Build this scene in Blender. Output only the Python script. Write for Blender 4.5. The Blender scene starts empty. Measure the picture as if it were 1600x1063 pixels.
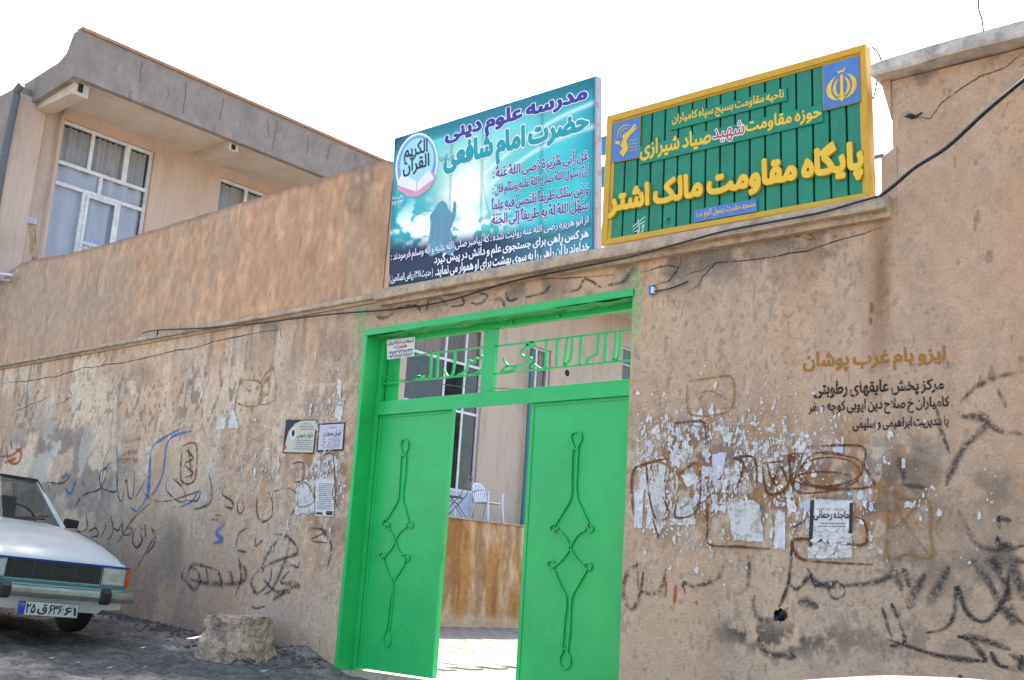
import bpy, bmesh, math, random
import numpy as np
from mathutils import Vector, Matrix

SC = bpy.context.scene
COL = SC.collection
random.seed(7)
RNG = np.random.RandomState(11)

# ------------------------------------------------------------------ camera, sky, sun, exposure
F_PX, YAW, PITCH, ROLL = 1710.0, math.radians(41.6), math.radians(12.6), math.radians(3.575)
CAM = np.array([0.0, -7.0, 0.0])
_cy, _sy, _cp, _sp = math.cos(YAW), math.sin(YAW), math.cos(PITCH), math.sin(PITCH)
FWD = np.array([-_sy * _cp, _cy * _cp, _sp])
_r = np.array([_cy, _sy, 0.0])
_u = np.cross(_r, FWD)
RT = math.cos(ROLL) * _r + math.sin(ROLL) * _u
UP = -math.sin(ROLL) * _r + math.cos(ROLL) * _u
cd = bpy.data.cameras.new('camera')
cam = bpy.data.objects.new('camera', cd)
COL.objects.link(cam)
cam.matrix_world = Matrix(((RT[0], UP[0], -FWD[0], CAM[0]), (RT[1], UP[1], -FWD[1], CAM[1]),
                           (RT[2], UP[2], -FWD[2], CAM[2]), (0, 0, 0, 1)))
cd.sensor_width = 36.0
cd.lens = F_PX / 1600 * 36.0
cd.clip_start = 0.05
cd.clip_end = 1000
SC.camera = cam

SUN_EL = math.radians(52)
SUN_AZ = math.radians(-30)          # from +y towards -x
w = bpy.data.worlds.new('World')
SC.world = w
w.use_nodes = True
nt = w.node_tree
bg = nt.nodes['Background']
sky = nt.nodes.new('ShaderNodeTexSky')
sky.sky_type = 'NISHITA'
sky.sun_disc = False
sky.sun_elevation = SUN_EL
sky.sun_rotation = SUN_AZ
sky.dust_density = 3.0
sky.air_density = 1.2
sky.ozone_density = 1.0
nt.links.new(sky.outputs[0], bg.inputs[0])
bg.inputs[1].default_value = 0.15
sd = bpy.data.lights.new('sun', 'SUN')
sd.energy = 4.2
sd.angle = math.radians(0.53)
sd.color = (1.0, 0.95, 0.87)
sun = bpy.data.objects.new('sun', sd)
COL.objects.link(sun)
sdir = Vector((math.sin(SUN_AZ) * math.cos(SUN_EL), math.cos(SUN_AZ) * math.cos(SUN_EL), math.sin(SUN_EL)))
sun.rotation_euler = sdir.to_track_quat('Z', 'Y').to_euler()
sun.location = (0, 10, 20)
vs = SC.view_settings
vs.view_transform = 'Standard'
vs.look = 'None'
vs.gamma = 1
vs.exposure = 1.65
vs.use_curve_mapping = False


# ------------------------------------------------------------------ helpers
def ray(px, py):
    return FWD + RT * ((px - 800) / F_PX) - UP * ((py - 531.5) / F_PX)


def W(px, py, val=0.0, ax=1):
    """point of the photograph (1600x1063 pixels) on the plane  axis = val"""
    d = ray(px, py)
    t = (val - CAM[ax]) / d[ax]
    return CAM + d * t


def proj(x, y, z):
    p = np.stack([x - CAM[0], y - CAM[1], z - CAM[2]], -1)
    f = p @ FWD
    f = np.where(np.abs(f) < 1e-6, 1e-6, f)
    return 800 + F_PX * (p @ RT) / f, 531.5 - F_PX * (p @ UP) / f


def Z(s, ox, oy):
    return lambda pts: [(ox + a / s, oy + b / s) for a, b in pts]


z2 = Z(2.954, 590, 100)
z3 = Z(3.0375, 920, 50)
z4 = Z(2.1125, 0, 560)
z5 = Z(1.706, 520, 440)
z6 = Z(3.72, 570, 470)
z7 = Z(1.958, 960, 520)


def hsh(ix, iy, seed):
    h = np.sin(ix * 127.1 + iy * 311.7 + seed * 74.7) * 43758.5453
    return h - np.floor(h)


def vnoise(x, y, seed=0):
    x = np.asarray(x, float)
    y = np.asarray(y, float)
    xi, yi = np.floor(x), np.floor(y)
    fx, fy = x - xi, y - yi
    fx = fx * fx * (3 - 2 * fx)
    fy = fy * fy * (3 - 2 * fy)
    a, b = hsh(xi, yi, seed), hsh(xi + 1, yi, seed)
    c, d = hsh(xi, yi + 1, seed), hsh(xi + 1, yi + 1, seed)
    return (a * (1 - fx) + b * fx) * (1 - fy) + (c * (1 - fx) + d * fx) * fy


def fbm(x, y, oc=4, seed=0):
    s, a, t = 0, 1.0, 0
    for i in range(oc):
        s = s + a * vnoise(x * 2 ** i + 13.1 * i, y * 2 ** i + 7.7 * i, seed + i)
        t += a
        a *= 0.55
    return s / t


def sst(a, b, x):
    t = np.clip((x - a) / (b - a), 0, 1)
    return t * t * (3 - 2 * t)


def hwall(x, z):
    """relief of the old plaster, metres towards the street"""
    x = np.asarray(x, float)
    z = np.asarray(z, float)
    return 0.030 * (fbm(x * 0.55, z * 0.6, 2, 3) - 0.5) + 0.010 * (fbm(x * 3, z * 3, 3, 5) - 0.5) + 0.003 * (fbm(x * 22, z * 18, 2, 9) - 0.5)


def set_parent(o, parent):
    if parent is not None:
        o.parent = parent
        o.matrix_parent_inverse = Matrix.Translation(-Vector(parent_loc(parent)))


def parent_loc(p):
    l = Vector(p.location)
    return l


def link(name, me, mat=None, parent=None, kind=None, label=None, cat=None, group=None):
    o = bpy.data.objects.new(name, me)
    COL.objects.link(o)
    if mat is not None:
        for m in (mat if isinstance(mat, (list, tuple)) else [mat]):
            me.materials.append(m)
    if parent is not None:
        o.parent = parent
        root = parent
        loc = Vector((0, 0, 0))
        while root is not None:
            loc += Vector(root.location)
            root = root.parent
        # meshes are written in world coordinates, so undo the thing's own location
        if parent.parent is None:
            o.matrix_parent_inverse = Matrix.Translation(-Vector(parent.location))
    tag(o, label, cat, group, kind)
    return o


def tag(o, label=None, cat=None, group=None, kind=None):
    for k, v in (('label', label), ('category', cat), ('group', group), ('kind', kind)):
        if v:
            o[k] = v
    return o


def thing(name, loc, label, cat, group=None, kind=None):
    o = bpy.data.objects.new(name, None)
    o.empty_display_size = 0.2
    COL.objects.link(o)
    o.location = loc
    return tag(o, label, cat, group, kind)


class MB:
    """collects verts and faces; build() links them as one mesh object"""

    def __init__(s):
        s.v, s.f, s.m = [], [], []

    def add(s, vs, fs, mi=0):
        n = len(s.v)
        s.v += [tuple(map(float, v)) for v in vs]
        s.f += [tuple(i + n for i in f) for f in fs]
        s.m += [mi] * len(fs)
        return s

    def box(s, x0, x1, y0, y1, z0, z1, mi=0):
        v = [(x, y, z) for x in (x0, x1) for y in (y0, y1) for z in (z0, z1)]
        return s.add(v, [(0, 1, 3, 2), (4, 6, 7, 5), (0, 4, 5, 1), (2, 3, 7, 6), (0, 2, 6, 4), (1, 5, 7, 3)], mi)

    def quadslab(s, q, off, mi=0):
        """four world points and an offset vector: a slab"""
        q = [np.array(p, float) for p in q]
        o = np.array(off, float)
        v = q + [p + o for p in q]
        return s.add(v, [(0, 1, 2, 3), (7, 6, 5, 4), (0, 4, 5, 1), (1, 5, 6, 2), (2, 6, 7, 3), (3, 7, 4, 0)], mi)

    def prism(s, pts, off, mi=0):
        n = len(pts)
        o = np.array(off, float)
        v = [np.array(p, float) for p in pts]
        v = v + [p + o for p in v]
        fs = [tuple(range(n)), tuple(range(2 * n - 1, n - 1, -1))]
        fs += [(i, i + n, (i + 1) % n + n, (i + 1) % n) for i in range(n)]
        return s.add(v, fs, mi)

    def tube(s, pts, r, n=8, mi=0, cap=True):
        pts = [Vector(p) for p in pts]
        rr = r if isinstance(r, (list, tuple)) else [r] * len(pts)
        rings = []
        pn = None
        for i, p in enumerate(pts):
            t = (pts[min(i + 1, len(pts) - 1)] - pts[max(i - 1, 0)]).normalized()
            if pn is None:
                a = Vector((0, 0, 1)) if abs(t.z) < .9 else Vector((1, 0, 0))
                pn = t.cross(a).normalized()
            else:
                pn = (pn - t * pn.dot(t)).normalized()
            b = t.cross(pn)
            rings.append([p + (pn * math.cos(2 * math.pi * k / n) + b * math.sin(2 * math.pi * k / n)) * rr[i] for k in range(n)])
        v = [q for ring in rings for q in ring]
        fs = [(i * n + k, i * n + (k + 1) % n, (i + 1) * n + (k + 1) % n, (i + 1) * n + k) for i in range(len(pts) - 1) for k in range(n)]
        if cap:
            fs += [tuple(range(n))[::-1], tuple(range((len(pts) - 1) * n, len(pts) * n))]
        return s.add(v, fs, mi)

    def bar(s, pts, wd, n, dep, mi=0):
        """flat bar bent along pts in a plane with normal n: width wd in the plane, dep out of it"""
        pts = [Vector(p) for p in pts]
        n = Vector(n).normalized()
        v = []
        for i, p in enumerate(pts):
            t = (pts[min(i + 1, len(pts) - 1)] - pts[max(i - 1, 0)])
            t = (t - n * t.dot(n)).normalized()
            b = n.cross(t) * wd / 2
            v += [p - b, p + b, p + b + n * dep, p - b + n * dep]
        k = len(pts)
        fs = [(i * 4 + j, i * 4 + (j + 1) % 4, i * 4 + 4 + (j + 1) % 4, i * 4 + 4 + j) for i in range(k - 1) for j in range(4)]
        fs += [(3, 2, 1, 0), (4 * k - 4, 4 * k - 3, 4 * k - 2, 4 * k - 1)]
        return s.add(v, fs, mi)

    def mesh(s, name, bevel=0, smooth=False, seg=2):
        me = bpy.data.meshes.new(name)
        me.from_pydata(s.v, [], s.f)
        me.polygons.foreach_set('material_index', s.m)
        bm = bmesh.new()
        bm.from_mesh(me)
        bmesh.ops.recalc_face_normals(bm, faces=bm.faces)
        if bevel:
            bmesh.ops.bevel(bm, geom=bm.edges[:], offset=bevel, segments=seg, affect='EDGES', profile=0.6)
        bm.to_mesh(me)
        bm.free()
        if smooth:
            me.polygons.foreach_set('use_smooth', [True] * len(me.polygons))
        return me

    def build(s, name, mat, parent=None, bevel=0, smooth=False, seg=2, **k):
        return link(name, s.mesh(name, bevel, smooth, seg), mat, parent, **k)


def cat(pts, n=6, closed=False):
    """Catmull-Rom through the points"""
    P = [np.array(p, float) for p in pts]
    if len(P) < 3 and not closed:
        return [P[0] + (P[-1] - P[0]) * i / n for i in range(n + 1)]
    out = []
    m = len(P)
    for i in range(m if closed else m - 1):
        g = (lambda j: P[j % m]) if closed else (lambda j: P[min(max(j, 0), m - 1)])
        a, b, c, d = g(i - 1), g(i), g(i + 1), g(i + 2)
        for k in range(n):
            t = k / n
            out.append(0.5 * ((2 * b) + (-a + c) * t + (2 * a - 5 * b + 4 * c - d) * t * t + (-a + 3 * b - 3 * c + d) * t ** 3))
    out.append(P[0] if closed else P[-1])
    return out


# ------------------------------------------------------------------ materials
def srgb(r, g, b):
    return tuple(((c / 255) / 12.92 if c / 255 <= 0.04045 else ((c / 255 + 0.055) / 1.055) ** 2.4) for c in (r, g, b))


def N(nt, t, **k):
    n = nt.nodes.new('ShaderNode' + t)
    for a, b in k.items():
        setattr(n, a, b)
    return n


def mat(name, col, rough=0.8, var=0.12, scale=6.0, bump=0.1, bscale=60.0, metal=0.0, stretch=(1, 1, 1), attr=None,
        dirt=None, dirt_amt=0.4, dirt_scale=3.0, spec=0.5, translucent=0, coat=0, dirt_str=(1, 1, 1), bdist=0.01, crisp=None):
    m = bpy.data.materials.new(name)
    m.use_nodes = True
    nt = m.node_tree
    L = nt.links.new
    b = nt.nodes['Principled BSDF']
    tc = N(nt, 'TexCoord')
    mp = N(nt, 'Mapping')
    mp.inputs['Scale'].default_value = stretch
    L(tc.outputs['Object'], mp.inputs[0])
    n1 = N(nt, 'TexNoise')
    n1.inputs['Scale'].default_value = scale
    n1.inputs['Detail'].default_value = 6
    n1.inputs['Roughness'].default_value = 0.65
    L(mp.outputs[0], n1.inputs[0])
    mr = N(nt, 'MapRange')
    mr.inputs[1].default_value = 0.3
    mr.inputs[2].default_value = 0.7
    mr.inputs[3].default_value = 1 - var
    mr.inputs[4].default_value = 1 + var
    L(n1.outputs[0], mr.inputs[0])
    mul = N(nt, 'Mix', data_type='RGBA', blend_type='MULTIPLY')
    mul.inputs[0].default_value = 1
    if attr:
        at = N(nt, 'Attribute', attribute_name=attr)
        L(at.outputs['Color'], mul.inputs[6])
    else:
        mul.inputs[6].default_value = (*col, 1)
    L(mr.outputs[0], mul.inputs[7])
    src = mul.outputs[2]
    if dirt:
        mp2 = N(nt, 'Mapping')
        mp2.inputs['Scale'].default_value = dirt_str
        L(tc.outputs['Object'], mp2.inputs[0])
        n2 = N(nt, 'TexNoise')
        n2.inputs['Scale'].default_value = dirt_scale
        n2.inputs['Detail'].default_value = 8
        n2.inputs['Roughness'].default_value = 0.7
        L(mp2.outputs[0], n2.inputs[0])
        r2 = N(nt, 'MapRange')
        r2.inputs[1].default_value = 0.48
        r2.inputs[2].default_value = 0.68
        r2.inputs[3].default_value = 0
        r2.inputs[4].default_value = dirt_amt
        L(n2.outputs[0], r2.inputs[0])
        mx = N(nt, 'Mix', data_type='RGBA')
        L(r2.outputs[0], mx.inputs[0])
        L(src, mx.inputs[6])
        mx.inputs[7].default_value = (*dirt, 1)
        src = mx.outputs[2]
    for (cc, sc, lo_, hi_, amt, st_) in (crisp or []):
        mp3 = N(nt, 'Mapping')
        mp3.inputs['Scale'].default_value = st_
        L(tc.outputs['Object'], mp3.inputs[0])
        n4 = N(nt, 'TexNoise')
        n4.inputs['Scale'].default_value = sc
        n4.inputs['Detail'].default_value = 9
        n4.inputs['Roughness'].default_value = 0.72
        L(mp3.outputs[0], n4.inputs[0])
        r4 = N(nt, 'MapRange')
        r4.inputs[1].default_value = lo_
        r4.inputs[2].default_value = hi_
        r4.inputs[3].default_value = 0
        r4.inputs[4].default_value = amt
        L(n4.outputs[0], r4.inputs[0])
        mx = N(nt, 'Mix', data_type='RGBA')
        L(r4.outputs[0], mx.inputs[0])
        L(src, mx.inputs[6])
        mx.inputs[7].default_value = (*cc, 1)
        src = mx.outputs[2]
    L(src, b.inputs['Base Color'])
    b.inputs['Roughness'].default_value = rough
    b.inputs['Metallic'].default_value = metal
    b.inputs['Specular IOR Level'].default_value = spec
    if coat:
        b.inputs['Coat Weight'].default_value = coat
        b.inputs['Coat Roughness'].default_value = 0.15
    if bump:
        n3 = N(nt, 'TexNoise')
        n3.inputs['Scale'].default_value = bscale
        n3.inputs['Detail'].default_value = 5
        L(mp.outputs[0], n3.inputs[0])
        bp = N(nt, 'Bump')
        bp.inputs['Strength'].default_value = bump
        bp.inputs['Distance'].default_value = bdist
        L(n3.outputs[0], bp.inputs['Height'])
        L(bp.outputs[0], b.inputs['Normal'])
    if translucent:
        tr = N(nt, 'BsdfTranslucent')
        L(src, tr.inputs[0])
        ms = N(nt, 'MixShader')
        ms.inputs[0].default_value = translucent
        L(b.outputs[0], ms.inputs[1])
        L(tr.outputs[0], ms.inputs[2])
        L(ms.outputs[0], nt.nodes['Material Output'].inputs[0])
    return m


def spray_mat(name, col, dens=0.9, soft=0.5, nscale=90.0, cover=0.45, worn=5.0):
    """paint on a wall: full in the middle of the stroke (uv.y = 0.5), breaking up at its rim and where it has worn"""
    m = bpy.data.materials.new(name)
    m.use_nodes = True
    nt = m.node_tree
    L = nt.links.new
    b = nt.nodes['Principled BSDF']
    b.inputs['Base Color'].default_value = (*col, 1)
    b.inputs['Roughness'].default_value = 0.8
    b.inputs['Specular IOR Level'].default_value = 0.2
    uv = N(nt, 'UVMap')
    sx = N(nt, 'SeparateXYZ')
    L(uv.outputs[0], sx.inputs[0])
    a = N(nt, 'Math', operation='SUBTRACT')
    L(sx.outputs[1], a.inputs[0])
    a.inputs[1].default_value = 0.5
    ab = N(nt, 'Math', operation='ABSOLUTE')
    L(a.outputs[0], ab.inputs[0])
    r = N(nt, 'MapRange')
    r.inputs[1].default_value = 0.5
    r.inputs[2].default_value = 0.5 - 0.5 * soft
    r.inputs[3].default_value = -0.35
    r.inputs[4].default_value = 0.5
    L(ab.outputs[0], r.inputs[0])
    r.inputs[3].default_value = 0
    r.inputs[4].default_value = 1
    r.interpolation_type = 'SMOOTHSTEP'
    tc = N(nt, 'TexCoord')
    n1 = N(nt, 'TexNoise')
    n1.inputs['Scale'].default_value = nscale
    n1.inputs['Detail'].default_value = 4
    n1.inputs['Roughness'].default_value = .7
    L(tc.outputs['Object'], n1.inputs[0])
    n2 = N(nt, 'TexNoise')
    n2.inputs['Scale'].default_value = worn
    n2.inputs['Detail'].default_value = 7
    n2.inputs['Roughness'].default_value = .7
    L(tc.outputs['Object'], n2.inputs[0])
    m1 = N(nt, 'MapRange')
    m1.inputs[1].default_value = .62 - cover * .5
    m1.inputs[2].default_value = .80 - cover * .5
    L(n1.outputs[0], m1.inputs[0])
    m2 = N(nt, 'MapRange')
    m2.inputs[1].default_value = .58 - cover * .4
    m2.inputs[2].default_value = .72 - cover * .4
    L(n2.outputs[0], m2.inputs[0])
    p1 = N(nt, 'Math', operation='MULTIPLY')
    L(m1.outputs[0], p1.inputs[0])
    L(m2.outputs[0], p1.inputs[1])
    p2 = N(nt, 'Math', operation='MULTIPLY')
    L(p1.outputs[0], p2.inputs[0])
    L(r.outputs[0], p2.inputs[1])
    r2 = N(nt, 'Math', operation='MULTIPLY')
    r2.inputs[1].default_value = dens
    L(p2.outputs[0], r2.inputs[0])
    tr = N(nt, 'BsdfTransparent')
    ms = N(nt, 'MixShader')
    L(r2.outputs[0], ms.inputs[0])
    L(tr.outputs[0], ms.inputs[1])
    L(b.outputs[0], ms.inputs[2])
    L(ms.outputs[0], nt.nodes['Material Output'].inputs[0])
    return m


def glass_mat(name, tint=(0.5, 0.55, 0.6), alpha=0.35, rough=0.05):
    m = bpy.data.materials.new(name)
    m.use_nodes = True
    nt = m.node_tree
    L = nt.links.new
    b = nt.nodes['Principled BSDF']
    b.inputs['Base Color'].default_value = (*tint, 1)
    b.inputs['Roughness'].default_value = rough
    b.inputs['Specular IOR Level'].default_value = 0.8
    tr = N(nt, 'BsdfTransparent')
    ms = N(nt, 'MixShader')
    tc = N(nt, 'TexCoord')
    n1 = N(nt, 'TexNoise')
    n1.inputs['Scale'].default_value = 3
    n1.inputs['Detail'].default_value = 5
    L(tc.outputs['Object'], n1.inputs[0])
    r = N(nt, 'MapRange')
    r.inputs[3].default_value = alpha * 0.6
    r.inputs[4].default_value = alpha * 1.4
    L(n1.outputs[0], r.inputs[0])
    L(r.outputs[0], ms.inputs[0])
    L(tr.outputs[0], ms.inputs[1])
    L(b.outputs[0], ms.inputs[2])
    L(ms.outputs[0], nt.nodes['Material Output'].inputs[0])
    return m


M = {}
M['plaster'] = mat('old_plaster', None, 0.92, 0.12, 60, 0.7, 55, attr='Col', spec=0.2, bdist=.012, crisp=[((.17, .13, .10), 10, .64, .67, .38, (1, 1, .45)), ((.66, .60, .53), 16, .66, .68, .6, (1, 1, .6)), ((.16, .11, .08), 80, .64, .68, .45, (1, 1, .7))])
M['upper'] = mat('swirled_plaster', None, 0.92, 0.14, 14, 0.7, 24, attr='Col', spec=0.2, stretch=(1, 1, .35), crisp=[((.22, .15, .11), 11, .60, .66, .4, (1, 1, .3)), ((.60, .44, .31), 9, .58, .66, .35, (1, 1, .25)), ((.15, .11, .09), 70, .66, .70, .5, (1, 1, 1))])
M['ledge'] = mat('ledge_concrete', (.52, .40, .29), 0.9, 0.25, 9, 0.5, 60, dirt=(.15, .12, .10), dirt_amt=.55, dirt_scale=7, spec=.2, crisp=[((.12, .09, .07), 24, .58, .63, .6, (1, 1, 1))])
M['cap'] = mat('cap_concrete', (.56, .49, .42), 0.9, 0.3, 7, 0.6, 40, dirt=(.2, .17, .15), dirt_amt=.7, dirt_scale=6, spec=.2)
M['facade'] = mat('ribbed_render', (.60, .46, .37), 0.9, 0.08, 5, 0.25, 14, stretch=(1, 6, .25), dirt=(.36, .27, .2), dirt_amt=.5, dirt_scale=2.2, dirt_str=(1, 1.5, .4), spec=.2, crisp=[((.22, .16, .12), 10, .62, .68, .4, (1, 2, .25)), ((.68, .55, .44), 8, .60, .70, .4, (1, 3, .2))])
M['smooth'] = mat('eave_plaster', (.62, .54, .455), 0.9, 0.08, 3, 0.15, 20, dirt=(.48, .37, .28), dirt_amt=.5, dirt_scale=1.6, spec=.2)
M['fascia'] = mat('grey_cement', (.31, .262, .228), 0.9, 0.18, 3, 0.5, 30, dirt=(.19, .165, .15), dirt_amt=.6, dirt_scale=2.0, dirt_str=(1, 1, .3), spec=.2, crisp=[((.11, .10, .10), 7, .60, .66, .5, (1, 1, .4)), ((.40, .34, .30), 6, .58, .68, .5, (1, 1, .4))])
M['rust'] = mat('rust_edge', (.42, .22, .12), 0.8, 0.2, 8)
M['green'] = mat('green_gloss_paint', (.022, .50, .125), 0.32, 0.08, 3, 0.3, 3.5, spec=.5, crisp=[((.02, .20, .07), 22, .68, .70, .6, (1, 1, .5)), ((.10, .55, .24), 12, .62, .72, .4, (1, 1, .3))], dirt=(.014, .38, .10), dirt_amt=.4, dirt_scale=1.3, bdist=.03)
M['green2'] = mat('green_rough_paint', (.02, .40, .12), 0.55, 0.25, 12, 0.9, 25, dirt=(.12, .3, .03), dirt_amt=.6, dirt_scale=6, bdist=.03)
M['gold'] = mat('yellow_enamel', (.66, .37, .012), 0.4, 0.12, 5, 0.08, 30, crisp=[((.16, .07, .02), 26, .66, .70, .7, (1, 1, .5))], dirt=(.35, .19, .02), dirt_amt=.5, dirt_scale=5)
M['goldl'] = mat('yellow_letter', (.85, .52, .02), 0.4, 0.05, 5, 0.0)
M['sgreen'] = mat('sign_green', (.008, .235, .125), 0.45, 0.12, 6, 0.15, 18, crisp=[((.10, .30, .20), 18, .60, .72, .35, (1, 1, .3))], stretch=(1, 1, .4), dirt=(.03, .12, .09), dirt_amt=.4, dirt_scale=6)
M['sblack'] = mat('sign_gap', (.006, .02, .015), 0.7, 0.1)
M['sblue'] = mat('sign_blue', (.075, .21, .50), 0.5, 0.12, 8, 0.1)
M['white'] = mat('white_paint', (.75, .75, .74), 0.45, 0.06, 8, 0.05)
M['wframe'] = mat('white_window_paint', (.74, .75, .77), 0.45, 0.08, 8, 0.05, dirt=(.4, .36, .3), dirt_amt=.5, dirt_scale=9)
M['plastic'] = mat('white_plastic', (.72, .74, .78), 0.35, 0.04, 8, 0.0)
M['red'] = mat('red_print', (.6, .03, .03), 0.5, 0.05)
M['black'] = mat('black_rubber', (.02, .02, .022), 0.6, 0.15, 10, 0.1)
M['cable'] = mat('black_cable', (.012, .014, .018), 0.4, 0.1, 10, 0)
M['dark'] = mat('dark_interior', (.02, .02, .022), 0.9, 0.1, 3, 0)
M['curtain'] = mat('blue_grey_curtain', (.62, .68, .80), 0.9, 0.08, 3, 0.1, 30)
M['curtan'] = mat('tan_curtain', (.42, .34, .28), 0.9, 0.12, 3, 0.1, 30)
M['greyw'] = mat('grey_curtain', (.55, .56, .58), 0.9, 0.12, 3, 0.1, 30)
M['glass'] = glass_mat('window_glass', (.12, .14, .16), .13)
M['glassd'] = glass_mat('dark_window_glass', (.03, .035, .04), .75)
M['steel'] = mat('grey_steel', (.25, .25, .26), 0.4, 0.15, 10, 0.05, metal=.8)
M['galv'] = mat('galvanised_pipe', (.42, .42, .43), 0.45, 0.2, 12, 0.1, metal=.6, dirt=(.30, .12, .04), dirt_amt=.8, dirt_scale=12)
M['drain'] = mat('grey_drainpipe', (.13, .13, .14), 0.6, 0.15, 8, 0.1)
M['terrace'] = mat('water_stained_render', None, 0.9, 0.14, 12, 0.4, 40, attr='Col', spec=.2)
M['street'] = mat('worn_asphalt', None, 0.95, 0.35, 26, 0.9, 45, attr='Col', spec=.15, bdist=.02)
M['yard'] = mat('pale_paving', (.16, .15, .135), 0.9, 0.12, 9, 0.3, 40)
M['tile'] = mat('paving_tile', (.22, .205, .185), 0.85, 0.35, 6, 0.3, 40)
M['rock'] = mat('broken_rock', (.56, .39, .27), 0.95, 0.45, 7, 1.0, 22, dirt=(.12, .11, .10), dirt_amt=.95, dirt_scale=5, bdist=.04)
M['grit'] = mat('brown_grit', (.12, .10, .085), 0.95, .2, 8)
M['paper'] = mat('torn_paper', (.72, .69, .66), 0.9, 0.2, 20, 0.2, crisp=[((.30, .17, .08), 30, .56, .62, .6, (1, 1, 1)), ((.2, .18, .18), 60, .60, .64, .6, (1, 1, 1))])
M['paperl'] = mat('lilac_paper', (.60, .57, .67), 0.9, 0.12, 20, 0.2)
M['paperg'] = mat('dirty_paper', (.48, .41, .34), 0.9, 0.25, 20, 0.3, crisp=[((.30, .17, .08), 16, .58, .62, .7, (1, 1, 1)), ((.70, .67, .64), 12, .46, .50, .9, (1, 1, 1)), ((.2, .18, .17), 60, .60, .64, .6, (1, 1, .4))])
M['cream'] = mat('cream_paper', (.60, .57, .44), 0.7, 0.08, 8, 0.05)
M['inkb'] = mat('black_ink', (.02, .02, .022), 0.6, 0.05, 8, 0)
M['inkg'] = mat('grey_ink', (.14, .14, .16), 0.6, 0.05, 8, 0)
M['inkn'] = mat('navy_ink', (.03, .03, .22), 0.6, 0.05, 8, 0)
M['print'] = mat('banner_print', None, 0.45, 0.03, 2, 0.12, 2.2, attr='Col', translucent=.16, bdist=.02)


def tl(name, c):
    return mat(name, c, 0.5, 0.03, 2, 0)


M['lnavy'] = tl('banner_navy', (.045, .03, .33))
M['lcyan'] = tl('banner_teal', (.0, .36, .40))
M['lwhite'] = tl('banner_white', (.93, .90, .93))
M['lpurple'] = tl('banner_purple', (.12, .03, .26))
M['lpink'] = tl('banner_pink', (.80, .35, .48))
M['lrobe'] = tl('banner_robe', (.10, .36, .44))
M['lrobe2'] = tl('banner_robe_fold', (.25, .22, .38))
M['lsky'] = tl('banner_pale', (.42, .78, .86))
SP = {
    'black': spray_mat('black_spray', (.045, .043, .045), .88, .95, 60, .56),
    'soft': spray_mat('faded_black_spray', (.07, .065, .065), .74, 1.0, 40, .54, 4),
    'blue': spray_mat('blue_spray', (.04, .20, .48), .95, .9, 60, .55),
    'brown': spray_mat('brown_paint', (.16, .055, .015), .95, .7, 50, .60, 9),
    'ochre': spray_mat('ochre_paint', (.34, .18, .04), .95, .8, 50, .55, 9),
    'white': spray_mat('white_chalk', (.75, .75, .80), .95, .8, 60, .6),
    'orange': spray_mat('orange_spray', (.50, .12, .04), .95, .8, 60, .6),
    'crack': spray_mat('plaster_crack', (.035, .03, .025), .95, .5, 40, .62, 8),
    'stenb': spray_mat('black_stencil', (.03, .03, .03), .95, .1, 60, .62, 14),
    'steno': spray_mat('ochre_stencil', (.42, .19, .03), .95, .1, 60, .60, 14),
    'stenr': spray_mat('red_stencil', (.42, .06, .04), .9, .1, 60, .55, 14),
}

# ------------------------------------------------------------------ Persian text
FORMS = {}


def _f(ch, iso, fin, ini=None, med=None):
    FORMS[ch] = (iso, fin, ini, med)


for ch, a, dual in [('ا', 0xFE8D, 0), ('ب', 0xFE8F, 1), ('ت', 0xFE95, 1), ('ث', 0xFE99, 1), ('ج', 0xFE9D, 1), ('ح', 0xFEA1, 1),
                    ('خ', 0xFEA5, 1), ('د', 0xFEA9, 0), ('ذ', 0xFEAB, 0), ('ر', 0xFEAD, 0), ('ز', 0xFEAF, 0), ('س', 0xFEB1, 1),
                    ('ش', 0xFEB5, 1), ('ص', 0xFEB9, 1), ('ض', 0xFEBD, 1), ('ط', 0xFEC1, 1), ('ظ', 0xFEC5, 1), ('ع', 0xFEC9, 1),
                    ('غ', 0xFECD, 1), ('ف', 0xFED1, 1), ('ق', 0xFED5, 1), ('ل', 0xFEDD, 1), ('م', 0xFEE1, 1), ('ن', 0xFEE5, 1),
                    ('ه', 0xFEE9, 1), ('و', 0xFEED, 0), ('پ', 0xFB56, 1), ('چ', 0xFB7A, 1), ('ک', 0xFB8E, 1), ('گ', 0xFB92, 1),
                    ('ی', 0xFBFC, 1), ('آ', 0xFE81, 0), ('أ', 0xFE83, 0), ('إ', 0xFE87, 0), ('ة', 0xFE93, 0)]:
    _f(ch, a, a + 1, a + 2 if dual else None, a + 3 if dual else None)
LAMALEF = {'ا': 0xFEFB, 'أ': 0xFEF7, 'آ': 0xFEF5}


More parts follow.
